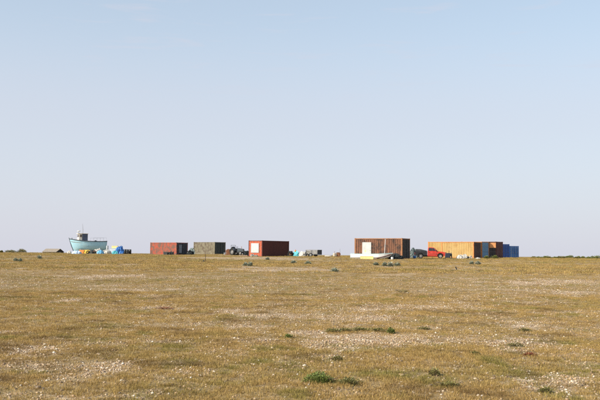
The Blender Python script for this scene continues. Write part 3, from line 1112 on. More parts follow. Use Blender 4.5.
def wheel(parent, c, r, w, tyre_m, rim_m, name='wheel'):
    """wheel with its axle along y: tyre > rim"""
    ty = MB().lathe([(r * .60, -w / 2), (r * .9, -w / 2), (r, -w * .32), (r, w * .32), (r * .9, w / 2), (r * .60, w / 2), (r * .60, -w / 2)], 24, c, 'Y', cap=False).build(name, tyre_m, parent, smooth=False)
    MB().lathe([(0.02, -w * .38), (r * .2, -w * .42), (r * .52, -w * .30), (r * .60, -w * .46), (r * .60, w * .46), (r * .2, w * .40), (.02, w * .38)], 20, c, 'Y').build('rim', rim_m, ty)
    return ty


def loose_tyre(label, px, d, r, w, tilt, rz, group=None):
    g = on_ground(px, d)
    t = thing('tyre', label, 'tyre', g + Vector((0, 0, r * abs(math.cos(tilt)) * 0.96)), rz, group, rx=tilt)
    n = 22
    prof = [(r * .58, -w * .35), (r * .72, -w / 2), (r * .92, -w / 2), (r, -w * .3), (r, w * .3), (r * .92, w / 2), (r * .72, w / 2), (r * .58, w * .35)]
    m = MB()
    vs, fs = [], []
    for q, z in prof:
        for k in range(n):
            a = 2 * math.pi * k / n
            vs.append((q * math.cos(a), z, q * math.sin(a)))
    np_ = len(prof)
    for i in range(np_):
        j = (i + 1) % np_
        for k in range(n):
            fs.append((i * n + k, i * n + (k + 1) % n, j * n + (k + 1) % n, j * n + k))
    m.add(vs, fs).build('carcass', RUBBER, t, smooth=True)
    tr = MB()
    for k in range(n):
        a = 2 * math.pi * k / n
        tr.box((math.cos(a) * r, 0, math.sin(a) * r), (0.03, w * .55, 0.05), (0, -a, 0))
    tr.build('tread', RUBBER, t)
    return t


RUBBER = plain('tyre_rubber', (0.014, 0.014, 0.014), 0.85, 0.4, 6)
NET_DARK = plain('dark_net', (0.020, 0.026, 0.028), 0.95, 0.6, 9)
NET_GREY = plain('grey_net', (0.07, 0.075, 0.07), 0.95, 0.6, 9)
TARP_BLUE = plain('blue_tarp', (0.03, 0.15, 0.45), 0.5, 0.4, 3)
TARP_LBLUE = plain('light_blue_tarp', (0.16, 0.45, 0.70), 0.5, 0.3, 3)
TARP_TEAL = plain('teal_tarp', (0.07, 0.42, 0.50), 0.5, 0.3, 3)
TARP_TURQ = plain('turquoise_tarp', (0.12, 0.52, 0.60), 0.5, 0.25, 3)
SACK = plain('pale_sack', (0.46, 0.39, 0.31), 0.85, 0.2, 4)
SACKW = plain('white_sack', (0.50, 0.475, 0.43), 0.85, 0.15, 4)
PBLUE = plain('pale_blue_sheet', (0.42, 0.55, 0.76), 0.6, 0.25, 4)
ORANGE = plain('orange_plastic', (0.70, 0.24, 0.05), 0.5, 0.15)
YELLOW = plain('yellow_plastic', (0.80, 0.55, 0.08), 0.5, 0.15)
PYELLOW = plain('pale_yellow_plastic', (0.78, 0.64, 0.26), 0.5, 0.15)
BLUEP = plain('blue_plastic', (0.05, 0.16, 0.40), 0.5, 0.25)
GREYP = plain('grey_drum', (0.38, 0.40, 0.42), 0.6, 0.25)
TIMBER = plain('grey_timber', (0.30, 0.24, 0.18), 0.85, 0.35, 5)
DTIMBER = plain('dark_red_timber', (0.12, 0.05, 0.03), 0.85, 0.4, 5)
RUST = rusty('bare_rust', (0.24, 0.10, 0.05), (0.12, 0.05, 0.03), (0.34, 0.17, 0.09), 0.5, 0.3, seed=71)
DARKIRON = rusty('dark_iron', (0.030, 0.032, 0.036), (0.06, 0.035, 0.025), (0.05, 0.05, 0.055), 0.35, 0.2, seed=73)

# --- gear heaped in front of the boat
mound('sack', 'small white sack lying at the foot of the boat\'s bow', 'sack', 69.3, 141, 0.72, 0.50, SACKW, seed=1, ropes=1)
mound('tarpaulin', 'crumpled pale blue sheet lying below the boat\'s bow', 'tarpaulin', 77.0, 140, 1.5, 0.50, PBLUE, seed=2, ropes=1)
for i, (px, z, m, lab) in enumerate(((81.5, 0, ORANGE, 'orange fish crate in front of the boat, bottom of its stack'),
                                     (82.0, .30, ORANGE, 'orange fish crate in front of the boat, topmost of its stack'), (86.6, 0, YELLOW, 'yellow fish crate beside the orange crates, bottom of its stack'),
                                     (86.9, .30, YELLOW, 'yellow fish crate beside the orange crates, topmost of its stack'))):
    p = on_ground(px, 143.5)
    p.z += z
    fish_box(lab, p, 0.82, 0.5, 0.295, m, R(random.uniform(-12, 12)), 'fish crates in front of the boat')
loose_tyre('black tyre propped against the crates in front of the boat', 87.8, 141.5, 0.28, 0.18, R(20), R(25))
mound('fishing_net', 'grey heap of fishing net right of the yellow crates', 'net', 92.3, 143, 1.25, 0.55, NET_GREY, seed=3, floats=ORANGE)
mound('sack', 'large white bulk bag under the boat\'s stern', 'sack', 98.2, 145.5, 1.5, 0.80, SACKW, seed=4, ropes=1)
mound('tarpaulin', 'light blue tarpaulin bundle in front of the white bulk bag', 'tarpaulin', 100.2, 142, 1.15, 0.58, TARP_LBLUE, seed=5, ropes=1)
mound('sack', 'wide off white bulk bag right of the boat\'s stern', 'sack', 106.3, 144, 1.5, 0.66, SACKW, seed=6, ropes=1)
barrel('upright pale grey drum behind the wide white bag by the stern', 107.2, 147, 0.20, 1.35, GREYP)
p = on_ground(114.2, 147)
fish_box('white fish tub under the yellow box near the blue tarpaulin', p, 1.45, 1.0, 0.92, plain('white_plastic', (0.66, 0.74, 0.80), 0.5, 0.1), R(8), name='fish_tub')
p = on_ground(114.8, 147); p.z += 0.922
fish_box('pale yellow box on top of the white fish tub', p, 0.95, 0.7, 0.42, PYELLOW, R(-6))
mound('tarpaulin', 'bright blue tarpaulin over a tall heap left of the black bins', 'tarpaulin', 119.6, 146, 1.45, 1.18, TARP_BLUE, seed=7, ropes=2)
mound('tarpaulin', 'small teal tarpaulin bundle at the foot of the blue heap', 'tarpaulin', 115.3, 142.5, 1.0, 0.56, TARP_TEAL, seed=8, ropes=1)
for px, dd, lab in ((125.2, 146, 'left of the three black bins beside the blue tarpaulin'), (127.4, 145.5, 'middle one of the three black bins beside the blue tarpaulin'),
                    (130.0, 146.5, 'right of the three black bins beside the blue tarpaulin')):
    barrel(lab, px, dd, 0.22, 0.80, BLACKM, 'black bins')

# --- against and right of the first red container
fish_box('black crate lying against the faded red container', on_ground(166.5, 145.2), 0.9, 0.6, 0.5, BLACKM, R(-35))
mound('fishing_net', 'dark net heap at the foot of the faded red container', 'net', 171.0, 145.0, 1.1, 0.52, NET_DARK, seed=9, floats=SACKW)
mound('fishing_net', 'dark net heap between the faded red and olive containers', 'net', 190.2, 149, 1.25, 0.68, NET_DARK, seed=10, floats=GREYP)
mound('tarpaulin', 'grey green tarpaulin behind the net between the two left containers', 'tarpaulin', 191.8, 158, 1.2, 1.1, plain('grey_green_tarp', (0.24, 0.29, 0.28), 0.7, 0.25), seed=11, ropes=1)


# --- old tractor between olive and brick red container
def tractor():
    g = on_ground(237.6, 137.5)
    t = thing('tractor', 'small dark old tractor parked left of the brick red container', 'tractor', g, R(-38))
    body = rusty('dark_tractor_paint', (0.03, 0.042, 0.055), (0.07, 0.045, 0.03), (0.07, 0.085, 0.10), 0.4, 0.3, seed=77)
    MB().loft([[(0.15, -.26, .55), (0.15, .26, .55), (0.15, .26, 1.08), (0.15, .17, 1.16), (0.15, -.17, 1.16), (0.15, -.26, 1.08)],
               [(1.25, -.22, .55), (1.25, .22, .55), (1.25, .22, .96), (1.25, .14, 1.02), (1.25, -.14, 1.02), (1.25, -.22, .96)]]).build('bonnet', body, t)
    MB().box((1.29, 0, .77), (0.05, .36, .40)).build('grille', STEEL, t)
    MB().box((0.2, 0, .48), (2.0, .28, .18)).build('chassis', DARKIRON, t)
    MB().lathe([(.22, -.16), (.22, .16)], 14, (-0.55, 0, .62), 'X').build('gearbox', DARKIRON, t)
    st = MB().box((-0.62, 0, .98), (.42, .46, .08)).box((-.82, 0, 1.2), (.07, .46, .40), (0, R(-12), 0)).build('seat', BLACKM, t)
    MB().tube([(-0.62, 0, .7), (-.62, 0, .96)], .05, 6).build('seat_post', DARKIRON, st)
    sw = MB().tube([(0.12, 0, 1.0), (-.12, 0, 1.32)], .02, 6).build('steering_column', DARKIRON, t)
    ring = [(-.13 + .16 * math.cos(a) * .75, .18 * math.sin(a), 1.33 + .16 * math.cos(a) * .55) for a in np.linspace(0, 2 * math.pi, 17)]
    MB().tube(ring, .016, 5, cap=False).build('steering_wheel', BLACKM, sw)
    MB().tube([(.75, .1, 1.0), (.75, .1, 1.45)], .035, 8).build('exhaust', RUST, t)
    for s in (-1, 1):
        wheel(t, (-.6, s * .62, .52), .52, .30, RUBBER, STEEL)
        wheel(t, (1.05, s * .50, .34), .34, .18, RUBBER, STEEL)
        f = [(-.6 + .60 * math.cos(a), .52 + .60 * math.sin(a)) for a in np.linspace(R(20), R(165), 9)]
        f += [(-.6 + .57 * math.cos(a), .52 + .57 * math.sin(a)) for a in np.linspace(R(165), R(20), 9)]
        MB().prism(f, s * .62 - .17, s * .62 + .17).build('mudguard', body, t)
    MB().tube([(-.95, -.55, .9), (-.98, -.55, 1.62), (-.98, .55, 1.62), (-.95, .55, .9)], .035, 6).build('roll_bar', DARKIRON, t)
    MB().box((1.05, 0, .36), (.10, .9, .08)).build('front_axle', DARKIRON, t)


tractor()


def winch(label, px, d, s, rz, frame_m, drum_m, cover_m, cat='winch'):
    g = on_ground(px, d)
    g.z -= 0.02
    t = thing('winch', label, cat, g, rz)
    for q in (-1, 1):
        MB().box((0, q * .36 * s, .06 * s), (1.2 * s, .10 * s, .12 * s)).build('skid', frame_m, t)
        MB().prism([(-.45 * s, .121 * s), (.05 * s, .121 * s), (-.12 * s, .62 * s), (-.28 * s, .62 * s)], q * .36 * s - .03 * s, q * .36 * s + .03 * s).build('side_frame', frame_m, t)
    MB().lathe([(.14 * s, -.32 * s), (.30 * s, -.32 * s), (.30 * s, -.29 * s), (.16 * s, -.28 * s), (.2 * s, 0), (.16 * s, .28 * s), (.30 * s, .29 * s), (.30 * s, .32 * s), (.14 * s, .32 * s)], 18,
               (-.2 * s, 0, .5 * s), 'Y').build('drum', drum_m, t)
    en = MB().box((.36 * s, 0, .40 * s), (.46 * s, .5 * s, .52 * s)).build('engine_cover', cover_m, t, bevel=.04 * s)
    MB().tube([(.45 * s, .1 * s, .66 * s), (.45 * s, .1 * s, .9 * s), (.52 * s, .1 * s, .95 * s)], .03 * s, 6).build('exhaust', frame_m, en)
    MB().tube([(-.55 * s, -.3 * s, .12 * s), (-.62 * s, -.3 * s, .75 * s)], .02 * s, 6).build('brake_lever', frame_m, t)
    return t


winch('rusty tan winch left of the dark tractor', 229.8, 140, 1.25, R(12), RUST, RUST, plain('tan_cover', (0.22, 0.17, 0.12), 0.8))
mound('fishing_net', 'dark net heap between the rusty tan winch and the tractor', 'net', 233.4, 139, 1.0, 1.15, NET_DARK, seed=12, floats=GREYP)
fish_box('small grey crate at the corner of the olive container', on_ground(225.6, 141), 0.55, 0.4, 0.38, GREYP, R(14))
mound('fishing_net', 'black net bundle beside the bright end of the brick red container', 'net', 246.2, 134.5, 0.9, 0.72, NET_DARK, seed=14, floats=SACKW)


def pallet(label, px, d, rz, mat, rx=0.0, s=1.0, lift=0.0):
    g = on_ground(px, d)
    g.z += lift
    t = thing('pallet', label, 'pallet', g, rz, rx=rx)
    for k in range(3):
        MB().box((0, (-.44 + .44 * k) * s, .045 * s), (1.2 * s, .09 * s, .09 * s)).build('bearer', mat, t)
    for k in range(7):
        MB().box(((-.54 + .18 * k) * s, 0, .105 * s), (.11 * s, 1.0 * s, .024 * s)).build('slat', mat, t)
    return t


pallet('pale timber pallet lying before the tractor and brick red container', 243.4, 132.5, R(10), plain('pale_timber', (0.52, 0.38, 0.30), 0.85, 0.2, 5))
mound('sack', 'left grey sack under the white board of the brick red container', 'sack', 252.6, 125.8, 0.62, 0.42, plain('grey_sack', (0.30, 0.29, 0.26), 0.9, 0.3), seed=15, ropes=1)
mound('sack', 'right grey sack under the white board of the brick red container', 'sack', 256.5, 125.2, 0.55, 0.36, plain('grey_sack_b', (0.22, 0.22, 0.19), 0.9, 0.3), seed=16, ropes=1)

# --- between brick red and brown containers
mound('fishing_net', 'black net heap right of the brick red container', 'net', 290.4, 126, 0.85, 0.82, NET_DARK, seed=17, floats=ORANGE)
mound('tarpaulin', 'turquoise tarpaulin heap between the brick red container and white sheet', 'tarpaulin', 296.2, 126, 1.15, 0.80, TARP_TURQ, seed=18, ropes=1)


def buoy(label, loc, r, mat):
    t = thing('buoy', label, 'buoy', loc)
    MB().lathe([(.01, 0), (r * .55, r * .08), (r * .92, r * .5), (r, r), (r * .88, r * 1.5), (r * .5, r * 1.9), (r * .15, r * 2.05)], 16).build('float', mat, t, smooth=True)
    MB().lathe([(r * .16, r * 2.04), (r * .2, r * 2.2), (r * .08, r * 2.35)], 10).build('eye', BLACKM, t)
    return t


p = on_ground(295.4, 126); p.z += 0.74
buoy('orange buoy on top of the turquoise tarpaulin', p, 0.16, ORANGE)
mound('tarpaulin', 'white sheet over a heap left of the box trailer', 'tarpaulin', 303.2, 125.5, 1.2, 0.76, SACKW, seed=19, ropes=1)


def box_trailer():
    g = on_ground(313.8, 124)
    t = thing('box_trailer', 'small grey box trailer with a dark tailboard right of the white sheet', 'trailer', g, R(-30))
    grey = plain('grey_trailer_sheet', (0.20, 0.19, 0.17), 0.7, 0.35)
    dark = plain('dark_tailboard', (0.025, 0.03, 0.04), 0.6)
    L, W = 2.0, 1.25
    MB().box((0, 0, .36), (L, W, .07)).build('bed', DARKIRON, t)
    for s in (-1, 1):
        for k in range(3):
            MB().box((0, s * (W / 2 - .012), .50 + .19 * k), (L - .1, .024, .16)).build('side_board', grey, t)
        for x in (-L / 2 + .03, 0, L / 2 - .03):
            MB().box((x, s * (W / 2 + .022), .66), (.06, .04, .66)).build('stake', DARKIRON, t)
        wheel(t, (-.1, s * (W / 2 + .14), .29), .29, .17, RUBBER, STEEL)
    MB().box((L / 2 - .016, 0, .72), (.03, W - .06, .64)).build('tailboard', dark, t)
    MB().box((-L / 2 + .016, 0, .68), (.03, W - .06, .56)).build('headboard', grey, t)
    MB().box((0, 0, 1.03), (L + .06, W + .12, .05)).build('lid', grey, t)
    MB().tube([(-L / 2, 0, .34), (-L / 2 - .8, 0, .36)], .04, 6).build('drawbar', DARKIRON, t)
    MB().tube([(-L / 2 - .68, 0, .0), (-L / 2 - .68, 0, .42)], .03, 6).build('prop_stand', DARKIRON, t)
    MB().box((-.1, 0, .27), (.07, W, .07)).build('axle', DARKIRON, t)


box_trailer()
loose_tyre('black tyre leaning on the front of the box trailer', 307.2, 122.6, 0.26, 0.17, R(14), R(-8))
winch('small rust brown winch standing alone right of the box trailer', 337.0, 124, 0.92, R(200), RUST, RUST, SACK)


def thin_post(label, px, d, h, r, mat, lean=0.0, foot=None):
    g = on_ground(px, d)
    g.z -= .08
    t = thing('post', label, 'post', g, ry=lean)
    MB().tube([(0, 0, 0), (.01, 0, h * .5), (0, .01, h + .08)], [r, r * .92, r * .8], 7).build('shaft', mat, t)
    MB().lathe([(r * .9, h + .082), (r * .75, h + .10), (r * .2, h + .11)], 7).build('top', mat, t)
    return t


thin_post('thin pale post right of the rust brown winch', 339.9, 126, 1.25, 0.02, STEEL)


def dinghy(label, px, d, L, W, H, rz, mat, trim, name='dinghy', upturned=False, cat='boat'):
    """small open boat, bow along +x"""
    g = on_ground(px, d)
    t = thing(name, label, cat, g + Vector((0, 0, -0.02)), rz)
    S = [0, .12, .3, .5, .68, .82, .92, 1]
    rings, inner = [], []
    for s in S:
        hb = W / 2 * (1 - max(0, (s - .45) / .55) ** 2.2) * (.86 + .14 * min(1, s / .4)) + .012
        sh = H * (.80 + .20 * max(0, (s - .3) / .7) ** 2 + .04 * (1 - s) ** 2)
        kz = .02 + H * .32 * max(0, (s - .7) / .3) ** 2
        x = -L / 2 + s * L
        xk = x - .10 * L * max(0, (s - .6) / .4)
        sec_ = [(0, 0), (.74, .07), (.95, .35), (1, 1)]
        pos = [(xk + (x - xk) * h, w * hb, kz + (sh - kz) * h) for w, h in sec_]
        rings.append([(a, b, c_) for a, b, c_ in reversed(pos)] + [(a, -b, c_) for a, b, c_ in pos[1:]])
    if upturned:
        rings = [[(a, b, H - c_) for a, b, c_ in r] for r in rings]
    m = MB().loft(rings, closed=False, cap=False)
    m.f.append(tuple(range(len(rings[0]))))
    hull = m.build('hull', mat, t)
    sol = hull.modifiers.new('thickness', 'SOLIDIFY'); sol.thickness = 0.03; sol.offset = 0
    for side in (0, -1):
        MB().tube([r[side] for r in rings], .035, 6).build('gunwale', trim, t)
    for fx in (.25, .55):
        r = rings[int(fx * (len(S) - 1))]
        MB().box((r[0][0], 0, (r[0][2] * .8 if not upturned else H - (H - r[0][2]) * .8)), (.22, abs(r[0][1]) * 1.8, .03)).build('thwart', TIMBER, t)
    MB().box((-L / 2 - .02, 0, H * .45), (.04, W * .8, H * .7)).build('transom', trim, t)
    return t


dinghy('small white upturned dinghy left of the rust brown winch', 329.0, 127, 1.15, 0.7, 0.30, R(8), SACKW, SACKW, upturned=True)
TEALT = plain('pale_teal_trim', (0.42, 0.58, 0.58), 0.55)
dinghy('long white open boat lying in front of the rust brown container', 372.3, 99.0, 5.0, 1.4, 0.70, R(-18), plain('bright_white_paint', (0.70, 0.70, 0.69), 0.5, 0.08, 2.0), TEALT, name='open_boat')
yb = fish_box('wide yellow tub in front of the white open boat', on_ground(366.8, 96.6), 1.5, 0.6, 0.34, PYELLOW, R(-5), name='fish_tub')


def plank(label, a, b, w, th, mat):
    """a board from point a to point b"""
    mid = (a + b) / 2
    t = thing('plank', label, 'plank', a)
    d = b - a
    side = d.cross(Vector((0, 0, 1))).normalized() * w / 2
    up = side.cross(d).normalized() * th / 2
    if up.z < 0:
        up = -up
    v = []
    for q in (Vector((0, 0, 0)), d * .48, d):
        v.append([q - side - up, q + side - up, q + side + up, q - side + up])
    MB().loft(v).build('board', mat, t)
    for q in (.12, .88):
        c = d * q
        MB().box(c + up * 1.6, (.08, w * .9, .05)).build('batten', mat, t)
    return t


a = on_ground(375.8, 96.0); b_ = on_ground(391, 97.5)
plank('dark red brown plank propped up at the bow of the white open boat', a + Vector((0, 0, .06)), b_ + Vector((0, 0, .56)), .30, .07, DTIMBER)
mound('fishing_net', 'black net heap at the bottom right of the rust brown container', 'net', 394.4, 99.4, 2.1, 0.64, NET_DARK, dep=1.0, seed=20, floats=SACKW)
barrel('small white bucket in front of the black nets', 392.2, 97.2, 0.15, 0.27, WHITE)
# pale pole leaning on the brown container
pa = on_ground(384.3, 100.6)
pb = spot(385.4, 238.6, 101.35)
t = thing('pole', 'thin white pole leaning against the rust brown container', 'pole', pa)
MB().tube([(0, 0, 0), (pb - pa) * .5, pb - pa], [.034, .032, .028], 7).build('shaft', WHITE, t)
MB().tube([(pb - pa) * .97, (pb - pa) * 1.0], .05, 7).build('collar', STEEL, t)

# --- between brown container and pickup
mound('tarpaulin', 'grey green tarpaulin heap just right of the rust brown container', 'tarpaulin', 413.6, 123, 1.3, 1.35, plain('slate_green_tarp', (0.09, 0.12, 0.12), 0.7, 0.3), seed=21, ropes=1)
barrel('small blue drum on the shingle behind the red pickup\'s tail', 414.6, 107, 0.19, 0.36, BLUEP, ry=0.0)


# ================================================================== RED PICKUP
def pickup():
    g = on_ground(430.5, 117.5)
    t = thing('pickup_truck', 'red pickup truck with a black covered load bed facing right', 'pickup', g, R(-9))
    redp, nt, b = new_mat('red_car_paint')
    v = obj_coord(nt)
    nt.links.new(mix(nt, stepr(nt, noise(nt, v, 2, 5), .4, .7), (0.44, 0.030, 0.018), (0.52, 0.055, 0.036)), b.inputs['Base Color'])
    b.inputs['Roughness'].default_value = 0.45
    gl = glass('car_glass')
    lampm = plain('headlamp', (0.62, 0.62, 0.60), 0.2, 0.05)
    W = 1.64

    def arch(cx, r, z0):
        return [(cx + r * math.cos(a), max(z0, .34 + r * math.sin(a))) for a in np.linspace(math.pi, 0, 9)]
    # lower body from cab back to nose, front wheel arch cut in
    prof = [(-.42, .32)] + [(.80, .32)] + arch(1.36, .42, .32) + [(2.10, .34), (2.16, .50), (2.14, .78), (1.95, .90), (1.0, 1.01), (-.42, 1.01)]
    body = MB().prism(prof, -W / 2, W / 2).build('body', redp, t, bevel=0.02)
    # cab
    def cabring(y, inset):
        return [(-.40, y, 1.012), (.98, y, 1.012), (.42, y * inset, 1.52), (.20, y * inset, 1.56), (-.24, y * inset, 1.55), (-.36, y * inset, 1.45)]
    MB().loft([cabring(-W / 2 + .02, .86), cabring(W / 2 - .02, .86)]).build('cab', redp, t)
    for s in (-1, 1):
        y0, y1 = s * (W / 2 - .005), s * (W / 2 * .86 + .03)
        q = [(-.26, y0, 1.06), (.20, y0, 1.06), (.20, y1, 1.46), (-.26, y1, 1.46)]
        q2 = [(.25, y0, 1.06), (.80, y0, 1.06), (.40, y1, 1.46), (.25, y1, 1.46)]
        for w_ in (q, q2):
            MB().loft([[(a, c - s * .012, e) for a, c, e in w_], [(a, c + s * .006, e) for a, c, e in w_]]).build('side_window', gl, t)
        MB().prism([(-.30, .40), (.72, .40), (.82, .60), (.82, .98), (-.30, .98)], s * (W / 2 + .001), s * (W / 2 + .012)).build('door', redp, t)
        MB().box((-.15, s * (W / 2 + .03), .86), (.16, .03, .035)).build('door_handle', BLACKM, t)
        MB().box((.80, s * (W / 2 + .09), 1.10), (.10, .16, .12)).build('mirror', BLACKM, t)
        MB().box((2.13, s * .60, .70), (.08, .34, .17)).build('headlight', lampm, t)
        wheel(t, (1.36, s * (W / 2 - .10), .33), .33, .20, RUBBER, plain('wheel_rim', (0.24, 0.235, 0.22), 0.5) if s < 0 else STEEL)
        wheel(t, (-1.35, s * (W / 2 - .10), .33), .33, .20, RUBBER, STEEL)
    ws = [(.96, -W / 2 + .12, 1.04), (.96, W / 2 - .12, 1.04), (.46, W / 2 * .86 - .12, 1.50), (.46, -W / 2 * .86 + .12, 1.50)]
    MB().loft([[(a - .01, c, e) for a, c, e in ws], [(a + .03, c, e + .02) for a, c, e in ws]]).build('windscreen', gl, t)
    for cx in (1.36, -1.35):
        MB().box((cx, 0, .55), (.80, W - .46, .50)).build('wheel_well', BLACKM, t)
    MB().box((0.0, 0, .345), (3.6, 1.1, .22)).build('chassis', BLACKM, t)
    for s in (-1, 1):
        MB().box((.85, s * (W / 2 + .006), .60), (2.0, .014, .05)).build('side_moulding', BLACKM, t)
        MB().box((-.38, s * (W / 2 + .004), .70), (.02, .012, .60)).build('door_gap', BLACKM, t)
        MB().box((.855, s * (W / 2 + .004), .74), (.016, .012, .50)).build('door_gap', BLACKM, t)
    MB().box((2.19, 0, .46), (.10, W - .06, .16)).build('bumper', BLACKM, t)
    MB().box((2.145, 0, .70), (.05, .80, .14)).build('grille', BLACKM, t)
    # black load bed with covered load
    bp = [(-2.15, .42)] + [(-1.80, .42)] + arch(-1.35, .42, .42) + [(-.46, .42), (-.46, .98), (-2.15, .95)]
    bed = MB().prism(bp, -W / 2 + .03, W / 2 - .03).build('load_bed', BLACKM, t)
    MB().loft([[(-2.1, -.7, .955), (-2.1, .7, .955), (-2.0, .55, 1.30), (-2.0, -.55, 1.30)],
               [(-1.4, -.7, .972), (-1.4, .7, .972), (-1.4, .6, 1.28), (-1.4, -.6, 1.28)],
               [(-.5, -.7, .982), (-.5, .7, .982), (-.5, .5, 1.08), (-.5, -.5, 1.08)]]).build('bed_cover', BLACKM, bed)
    MB().box((-2.18, 0, .44), (.08, W - .1, .12)).build('rear_bumper', STEEL, t)
    for s in (-1, 1):
        MB().box((-2.165, s * .7, .70), (.04, .14, .2)).build('tail_light', plain('tail_lamp', (0.4, 0.02, 0.02), 0.3), t)
    KEEP_OUT.append((g.x - 1.0, g.y, .8)); KEEP_OUT.append((g.x + 1.0, g.y, .8))


pickup()
winch('dark blue winch engine at the nose of the red pickup', 448.4, 115.5, 1.2, R(255), DARKIRON, DARKIRON, plain('dark_blue_cover', (0.010, 0.016, 0.035), 0.5, 0.3))
mound('sack', 'left white sack before the yellow container', 'sack', 460.0, 116, 0.95, 0.52, SACKW, seed=22, ropes=1)
mound('sack', 'middle white sack before the yellow container, the tallest', 'sack', 464.6, 117, 0.9, 0.62, SACKW, seed=23, ropes=1)
mound('fishing_net', 'small black net heap between the white sacks', 'net', 467.7, 116, 0.45, 0.34, NET_DARK, seed=24, floats=SACKW)
mound('sack', 'right white sack at the corner of the yellow container', 'sack', 470.5, 116.5, 0.5, 0.48, SACK, seed=25, ropes=1)
mound('sack', 'flat white sack lying before the light blue doors', 'sack', 478.0, 115.5, 0.7, 0.22, SACKW, seed=26, ropes=1)


# ================================================================== FAR HUT AND FAR POSTS
def far_hut():
    g = on_ground(53.0, 240)
    top = spot(53, 248.9, 240).z
    t = thing('hut', 'low hut with a weathered grey roof showing over the crest left of the boat', 'hut', g, R(-24))
    z = top - g.z
    eave = z - 0.85
    wallm = plain('tarred_boards', (0.03, 0.028, 0.026), 0.9)
    roofm = plain('weathered_felt', (0.24, 0.20, 0.16), 0.9, 0.3)
    L, W = 4.9, 3.2
    MB().add([(x, y, zz) for x in (-L / 2, L / 2) for y, zz in ((-W / 2, 0), (W / 2, 0), (W / 2, eave), (0, z - .05), (-W / 2, eave))],
             [(0, 1, 2, 3, 4), (9, 8, 7, 6, 5), (0, 5, 6, 1), (1, 6, 7, 2), (2, 7, 8, 3), (3, 8, 9, 4), (4, 9, 5, 0)]).build('wall', wallm, t)
    for s in (-1, 1):
        MB().loft([[(x, s * (W / 2 + .15), eave - .07), (x, 0.0, z), (x, 0.0, z + .06), (x, s * (W / 2 + .15), eave - .01)] for x in (-L / 2 - .15, L / 2 + .15)]).build('roof', roofm, t)
    dm = MB().box((L / 2 + .02, 0, 1.0), (.04, .9, 1.9)).build('door', TIMBER, t)
    MB().box((L / 2 + .05, .3, 1.0), (.03, .1, .03)).build('handle', STEEL, dm)
    for y in (-.95, .95):
        MB().box((-.6, -W / 2 - .01, eave * .6), (.7, .04, .6)).build('window', glass('hut_glass'), t) if y < 0 else None


far_hut()
thin_post('short tan post on the skyline right of the blue containers', 538.6, 160, 0.34, .05, TIMBER, R(8))
thin_post('second short tan post on the skyline, closer to the blue containers', 536.6, 158, 0.28, .05, TIMBER, R(-10))

# --- lone post with a black float at its foot, stub on the open shingle
hp = hit(205.3, 261.6)
thin_post('thin dark post standing alone on the shingle before the olive container', 205.4, hp.y, 7.6 / FPX * hp.y, .028, plain('dark_post', (0.05, 0.03, 0.02), 0.8))
hp = hit(203.8, 261.9)
buoy('black float lying at the foot of the lone thin post', hp + Vector((0, 0, -.02)), 0.085, BLACKM)
hp = hit(457.3, 270.2)
thin_post('short dark stub leaning left on open shingle before the yellow container', 457.3, hp.y, 3.4 / FPX * hp.y, .045, plain('dark_stub', (0.022, 0.02, 0.022), 0.7), R(-22))


# ================================================================== PLANTS
def leaf_mat(name, lo, hi, rough=0.6, trans=0.15):
    m, nt, b = new_mat(name)
    at = nt.nodes.new('ShaderNodeAttribute'); at.attribute_name = 'leaf'
    c = mix(nt, at.outputs['Fac'], lo, hi)
    nt.links.new(c, b.inputs['Base Color'])
    b.inputs['Roughness'].default_value = rough
    tr = nt.nodes.new('ShaderNodeBsdfTranslucent')
    nt.links.new(c, tr.inputs['Color'])
    mx = nt.nodes.new('ShaderNodeMixShader'); mx.inputs[0].default_value = trans
    nt.links.new(b.outputs[0], mx.inputs[1]); nt.links.new(tr.outputs[0], mx.inputs[2])
    nt.links.new(mx.outputs[0], nt.nodes['Material Output'].inputs['Surface'])
    return m


KALE = leaf_mat('sea_kale_leaf', (0.18, 0.20, 0.135), (0.38, 0.40, 0.31))
KALEW = leaf_mat('dry_kale_stem', (0.40, 0.36, 0.28), (0.62, 0.58, 0.48))
GREENL = leaf_mat('bright_green_leaf', (0.07, 0.10, 0.018), (0.23, 0.27, 0.06))
OLIVEL = leaf_mat('olive_leaf', (0.10, 0.095, 0.025), (0.27, 0.24, 0.075))
REDL = leaf_mat('red_sorrel_leaf', (0.14, 0.035, 0.018), (0.32, 0.10, 0.045))
BRAMB = leaf_mat('bramble_leaf', (0.095, 0.115, 0.024), (0.24, 0.26, 0.07))
STEM = plain('woody_stem', (0.09, 0.06, 0.035), 0.9)


def leaf_object(name, leaves, mat, parent):
    """leaves: list of (centre, direction, length, width, tone)"""
    vs, fs, at = [], [], []
    for c, d, L, w, tone in leaves:
        d = d.normalized()
        s = d.cross(Vector((random.uniform(-.4, .4), random.uniform(-.4, .4), 1))).normalized() * w / 2
        up = s.cross(d).normalized()
        o = len(vs)
        vs += [c, c + d * L * .5 + s + up * L * .08, c + d * L * .5 - s + up * L * .08, c + d * L - up * L * .06, c + d * L * .5 - up * L * .03]
        fs += [(o, o + 4, o + 1), (o, o + 2, o + 4), (o + 1, o + 4, o + 3), (o + 4, o + 2, o + 3)]
        at += [tone] * 5
    me = bpy.data.meshes.new(name)
    me.from_pydata([tuple(v) for v in vs], [], fs)
    a = me.attributes.new('leaf', 'FLOAT', 'POINT')
    a.data.foreach_set('value', at)
    me.materials.append(mat)
    o = bpy.data.objects.new(name, me)
    COL.objects.link(o)
    o.parent = parent
    return o


